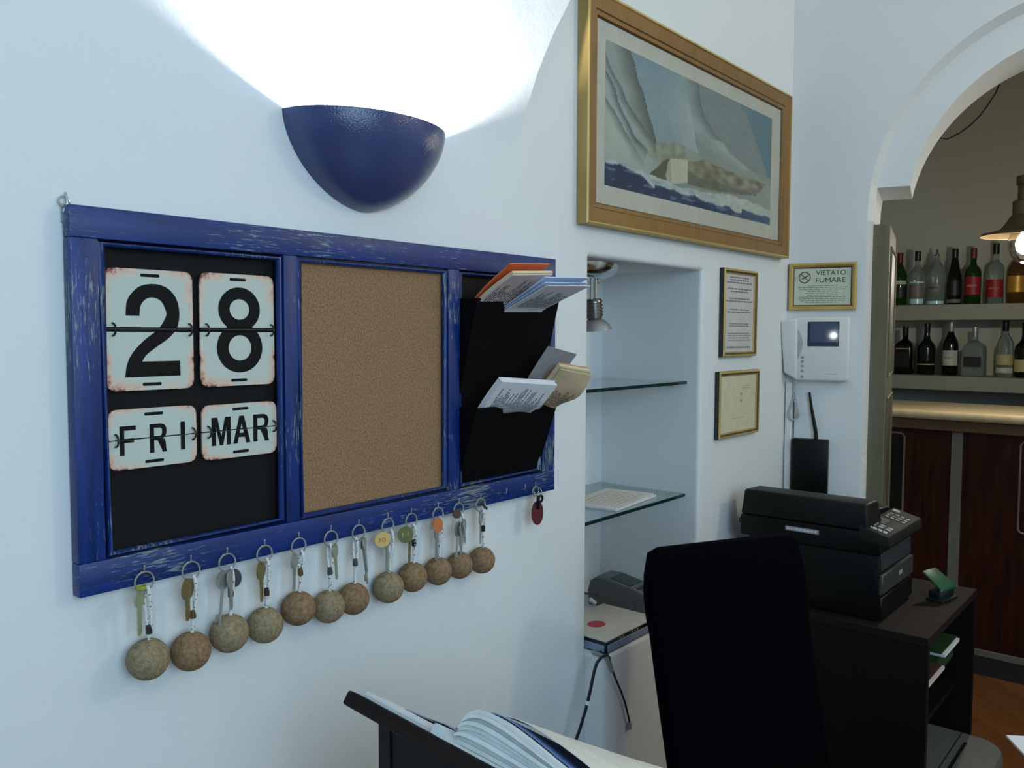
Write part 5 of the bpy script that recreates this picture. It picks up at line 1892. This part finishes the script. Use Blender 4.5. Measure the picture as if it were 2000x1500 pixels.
M_LABEL_OR_GLINT = {'glint': plain('pale_blue_glint', (196, 240, 246), 0.2), 'red': plain('red_label', (150, 28, 32), 0.5), 'white': plain('white_label', (196, 192, 178), 0.6), 'cream': plain('cream_label', (186, 174, 128), 0.6),  # pale blue bands paint in light refracted through the bottle bases
           'grey': plain('grey_label', (120, 118, 106), 0.5), 'black': plain('black_label', (20, 20, 20), 0.5), 'gold': plain('gold_label', (190, 140, 50), 0.4, 0.3), 'silver': plain('silver_label_small', (160, 160, 160), 0.4, 0.6)}
M_CAP = {'red': plain('red_cap', (110, 34, 30), 0.4), 'black': plain('black_cap', (14, 14, 16), 0.35), 'silver': plain('silver_cap', (186, 186, 184), 0.3, 0.7), 'pourer': plain('steel_pourer', (110, 112, 104), 0.35, 0.6)}


def bottle(y, z, H, w_, shape, glass_m, cap, labels_and_glints, lab, x=5.13, scribble=None):
    th = thing('bottle', lab, 'bottle', (x, y, z), group='bottles on the bar shelves')
    r = w_ / 2
    nr = 0.0145
    ne = H - 0.035
    if shape == 'wine':
        prof = [(r * 0.9, 0), (r, 0.006), (r, H * 0.56), (r * 0.86, H * 0.64), (nr * 1.35, H * 0.74), (nr, H * 0.80), (nr, ne)]
    elif shape == 'cone':
        prof = [(r * 0.9, 0), (r, 0.006), (r, H * 0.42), (r * 0.9, H * 0.52), (r * 0.62, H * 0.68), (nr * 1.1, H * 0.84), (nr, ne)]
    elif shape == 'port':
        prof = [(r * 0.9, 0), (r * 0.97, 0.006), (r, H * 0.50), (r * 0.94, H * 0.57), (r * 0.55, H * 0.65), (nr * 1.3, H * 0.69), (nr * 1.1, H * 0.76), (nr, ne)]
    elif shape == 'broad':
        prof = [(r * 0.9, 0), (r * 0.95, 0.006), (r, H * 0.50), (r * 0.97, H * 0.60), (r * 0.72, H * 0.70), (nr * 1.2, H * 0.79), (nr, H * 0.82), (nr, ne)]
    else:
        prof = [(r * 0.92, 0), (r, 0.006), (r, H * 0.56), (r * 0.9, H * 0.63), (r * 0.45, H * 0.70), (nr, H * 0.74), (nr, ne)]
    if shape == 'square':
        rings = []
        for rr, zz in prof:
            c_ = max(0.002, rr * 0.35) if rr > nr * 1.4 else rr * 0.99
            rings.append([(x + a_, y + b_, z + zz) for a_, b_ in rrect(-rr, rr, -rr, rr, min(c_, rr * 0.999), 4)])
        m_ = MB().loft(rings)
    else:
        m_ = MB().lathe(prof, (x, y, z), 24)
    obj('glass_body', m_, glass_m, th, smooth=45)
    if cap == 'pourer':
        obj('pourer', MB().lathe([(0.0155, -0.002), (0.0155, 0.004), (0.008, 0.005), (0.0075, 0.020), (0.004, 0.036)], (x, y, z + ne), 12), M_CAP['pourer'], th)
    else:
        obj('cap', MB().lathe([(nr + 0.001, -0.022), (nr + 0.0016, -0.02), (nr + 0.0016, 0.034), (nr, 0.035)], (x, y, z + ne), 16), M_CAP[cap], th)
    for q, (lz0, lz1, k) in enumerate(labels_and_glints):
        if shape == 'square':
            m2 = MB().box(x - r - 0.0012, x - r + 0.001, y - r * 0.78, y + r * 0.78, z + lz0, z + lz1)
            lb = obj('label_or_glint_band', m2, M_LABEL_OR_GLINT[k], th, smooth=False)
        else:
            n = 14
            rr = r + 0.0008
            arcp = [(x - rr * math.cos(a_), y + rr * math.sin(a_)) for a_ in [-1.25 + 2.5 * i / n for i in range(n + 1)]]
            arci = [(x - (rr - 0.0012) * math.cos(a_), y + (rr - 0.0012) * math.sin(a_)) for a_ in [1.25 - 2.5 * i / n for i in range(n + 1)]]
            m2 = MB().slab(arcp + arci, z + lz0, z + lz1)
            lb = obj('label_or_glint_band', m2, M_LABEL_OR_GLINT[k], th)
        if scribble and q == 0:
            m2 = MB()
            rs = random.Random(int((y + 3) * 1000))
            yy = r * 0.55
            while yy > -r * 0.5:
                zz = z + (lz0 + lz1) / 2
                m2.tube([(x - math.sqrt(max(1e-6, (r + 0.002) ** 2 - yy * yy)), y + yy, zz - 0.004 - rs.random() * 0.004), (x - math.sqrt(max(1e-6, (r + 0.002) ** 2 - (yy - 0.006) ** 2)), y + yy - 0.006, zz + 0.004 + rs.random() * 0.004)], 0.0012, 5)
                yy -= 0.007
            obj('label_script', m2, M_LABEL_OR_GLINT[scribble], th)
    return th


ZU, ZL = 1.5845, 1.1965
YB = lambda px: 0.3786 - (px - 1750) * 0.00254
bottle(YB(1753), ZU, 0.300, 0.082, 'wine', M_GREENBOTTLE, 'red', [(0.12, 0.14, 'white'), (0.05, 0.10, 'black')], 'green bottle with red cap half hidden behind the door edge')
bottle(YB(1790), ZU, 0.306, 0.076, 'round', M_CLEARBOTTLE, 'black', [(0.045, 0.115, 'grey'), (0.125, 0.132, 'glint'), (0.008, 0.036, 'glint')], 'clear bottle with black cap, second on the upper shelf')
bottle(YB(1829), ZU, 0.308, 0.090, 'broad', M_CLEARBOTTLE, 'pourer', [(0.075, 0.115, 'grey'), (0.006, 0.022, 'glint')], 'broad shouldered clear bottle with steel pourer', scribble='black')
bottle(YB(1865), ZU, 0.306, 0.076, 'cone', M_DARKBOTTLE, 'black', [(0.01, 0.03, 'grey'), (0.05, 0.13, 'black')], 'dark brown bottle with long tapering neck', scribble='silver')
bottle(YB(1901), ZU, 0.304, 0.080, 'round', M_GREENBOTTLE, 'red', [(0.052, 0.150, 'red')], 'green bottle with red label and red cap', scribble='white')
bottle(YB(1943), ZU, 0.322, 0.084, 'round', M_CLEARBOTTLE, 'black', [(0.035, 0.130, 'red')], 'clear bottle with dark pink red label and black cap', scribble='cream')
bottle(YB(1984), ZU, 0.300, 0.096, 'broad', M_AMBER, 'black', [(0.06, 0.145, 'gold')], 'amber bottle with gold label below the pendant lamp')
bottle(YB(2012), ZU, 0.290, 0.080, 'round', plain('purple_bottle', (52, 18, 62), 0.2), 'black', [], 'purple bottle, last visible on the upper shelf', x=5.20)
bottle(YB(1769), ZL, 0.272, 0.094, 'square', M_DARKBOTTLE, 'black', [(0.04, 0.125, 'black'), (0.140, 0.148, 'silver')], 'square dark whiskey bottle with black label, first on the lower shelf')
bottle(YB(1814), ZL, 0.288, 0.094, 'port', plain('dark_green_port_glass', (10, 22, 10), 0.15), 'black', [(0.055, 0.062, 'cream')], 'squat dark green port bottle on the lower shelf')
bottle(YB(1862), ZL, 0.298, 0.080, 'wine', M_DARKBOTTLE, 'silver', [(0.055, 0.138, 'white')], 'dark wine bottle with white label and silver cap', scribble='grey')
bottle(YB(1909), ZL, 0.266, 0.108, 'square', M_CLEARBOTTLE, 'silver', [(0.05, 0.105, 'black')], 'square clear bottle with silver stopper on the lower shelf')
bottle(YB(1966), ZL, 0.300, 0.084, 'wine', M_CLEARBOTTLE, 'black', [(0.065, 0.120, 'cream'), (0.022, 0.05, 'white')], 'clear bottle with pale yellow label on the lower shelf')
bottle(YB(2002), ZL, 0.290, 0.096, 'port', M_DARKBOTTLE, 'black', [(0.03, 0.095, 'cream')], 'dark bottle with cream label at the end of the lower shelf')

# pendant over the bar
pc = Vector((3.722, -0.467, 0))
pd = thing('pendant_lamp', 'brown rustic pendant lamp with glass bulb cover over the bar', 'pendant lamp', (pc.x, pc.y, 1.70))
M_SHADE = plain('aged_brass_shade', (128, 108, 80), 0.5, 0.4, var=0.2, scale=30)
prof = [(0.152, 1.796), (0.147, 1.806), (0.118, 1.812), (0.085, 1.822), (0.064, 1.850), (0.052, 1.870), (0.046, 1.876), (0.046, 1.925), (0.040, 1.930), (0.030, 1.932), (0.030, 1.985), (0.036, 1.99), (0.036, 2.02), (0.012, 2.025)]
inn = [(0.010, 1.93), (0.044, 1.868), (0.058, 1.846), (0.082, 1.816), (0.118, 1.806), (0.146, 1.799)]
obj('shade', MB().loft([[(pc.x + r * math.cos(2 * PI * k / 36), pc.y + r * math.sin(2 * PI * k / 36), z) for k in range(36)] for r, z in prof + inn], caps=False), M_SHADE, pd)
obj('drop_rod', MB().tube([(pc.x, pc.y, 2.02), (pc.x, pc.y, 2.895)], 0.006, 8), plain('dark_rod', (30, 26, 22), 0.5), pd)
obj('ceiling_rose', MB().lathe([(0.05, 2.899), (0.048, 2.88), (0.02, 2.865)], (pc.x, pc.y, 0), 20), M_SHADE, pd)
obj('glass_cover', MB().lathe([(0.046, 1.812), (0.055, 1.79), (0.056, 1.76), (0.046, 1.72), (0.028, 1.697), (0.006, 1.690), (0.004, 1.692), (0.026, 1.700), (0.044, 1.722), (0.054, 1.76), (0.053, 1.789), (0.044, 1.811)], (pc.x, pc.y, 0), 28), glass('lamp_cover_glass', (240, 240, 236), 0.0, 1.0, 1.2), pd)
t = NT('lit_bulb')
t.base(t.ramp(t.noise(5, 1), [(0.3, (1, 0.96, 0.88)), (0.7, (1, 0.97, 0.9))]))
t.b.inputs['Emission Color'].default_value = (1.0, 0.93, 0.82, 1)
t.b.inputs['Emission Strength'].default_value = 14
obj('bulb', MB().lathe([(0.012, 1.83), (0.014, 1.805), (0.028, 1.785), (0.033, 1.765), (0.028, 1.742), (0.012, 1.727), (0.003, 1.725)], (pc.x, pc.y, 0), 20), t.m, pd)

# loose wire hanging under the arch
wr = thing('loose_wire', 'thin black wire drooping below the arch in the bar room', 'wire', (3.1, -0.4, 2.1))
obj('wire', MB().tube([(3.02, -0.318, 2.058), (3.1, -0.331, 2.067), (3.1, -0.366, 2.081), (3.1, -0.398, 2.102), (3.1, -0.424, 2.127), (3.1, -0.441, 2.149), (3.1, -0.469, 2.194), (3.08, -0.52, 2.32), (3.06, -0.56, 2.45)], 0.0028, 6), plain('black_wire_sheath', (22, 16, 14), 0.5), wr)
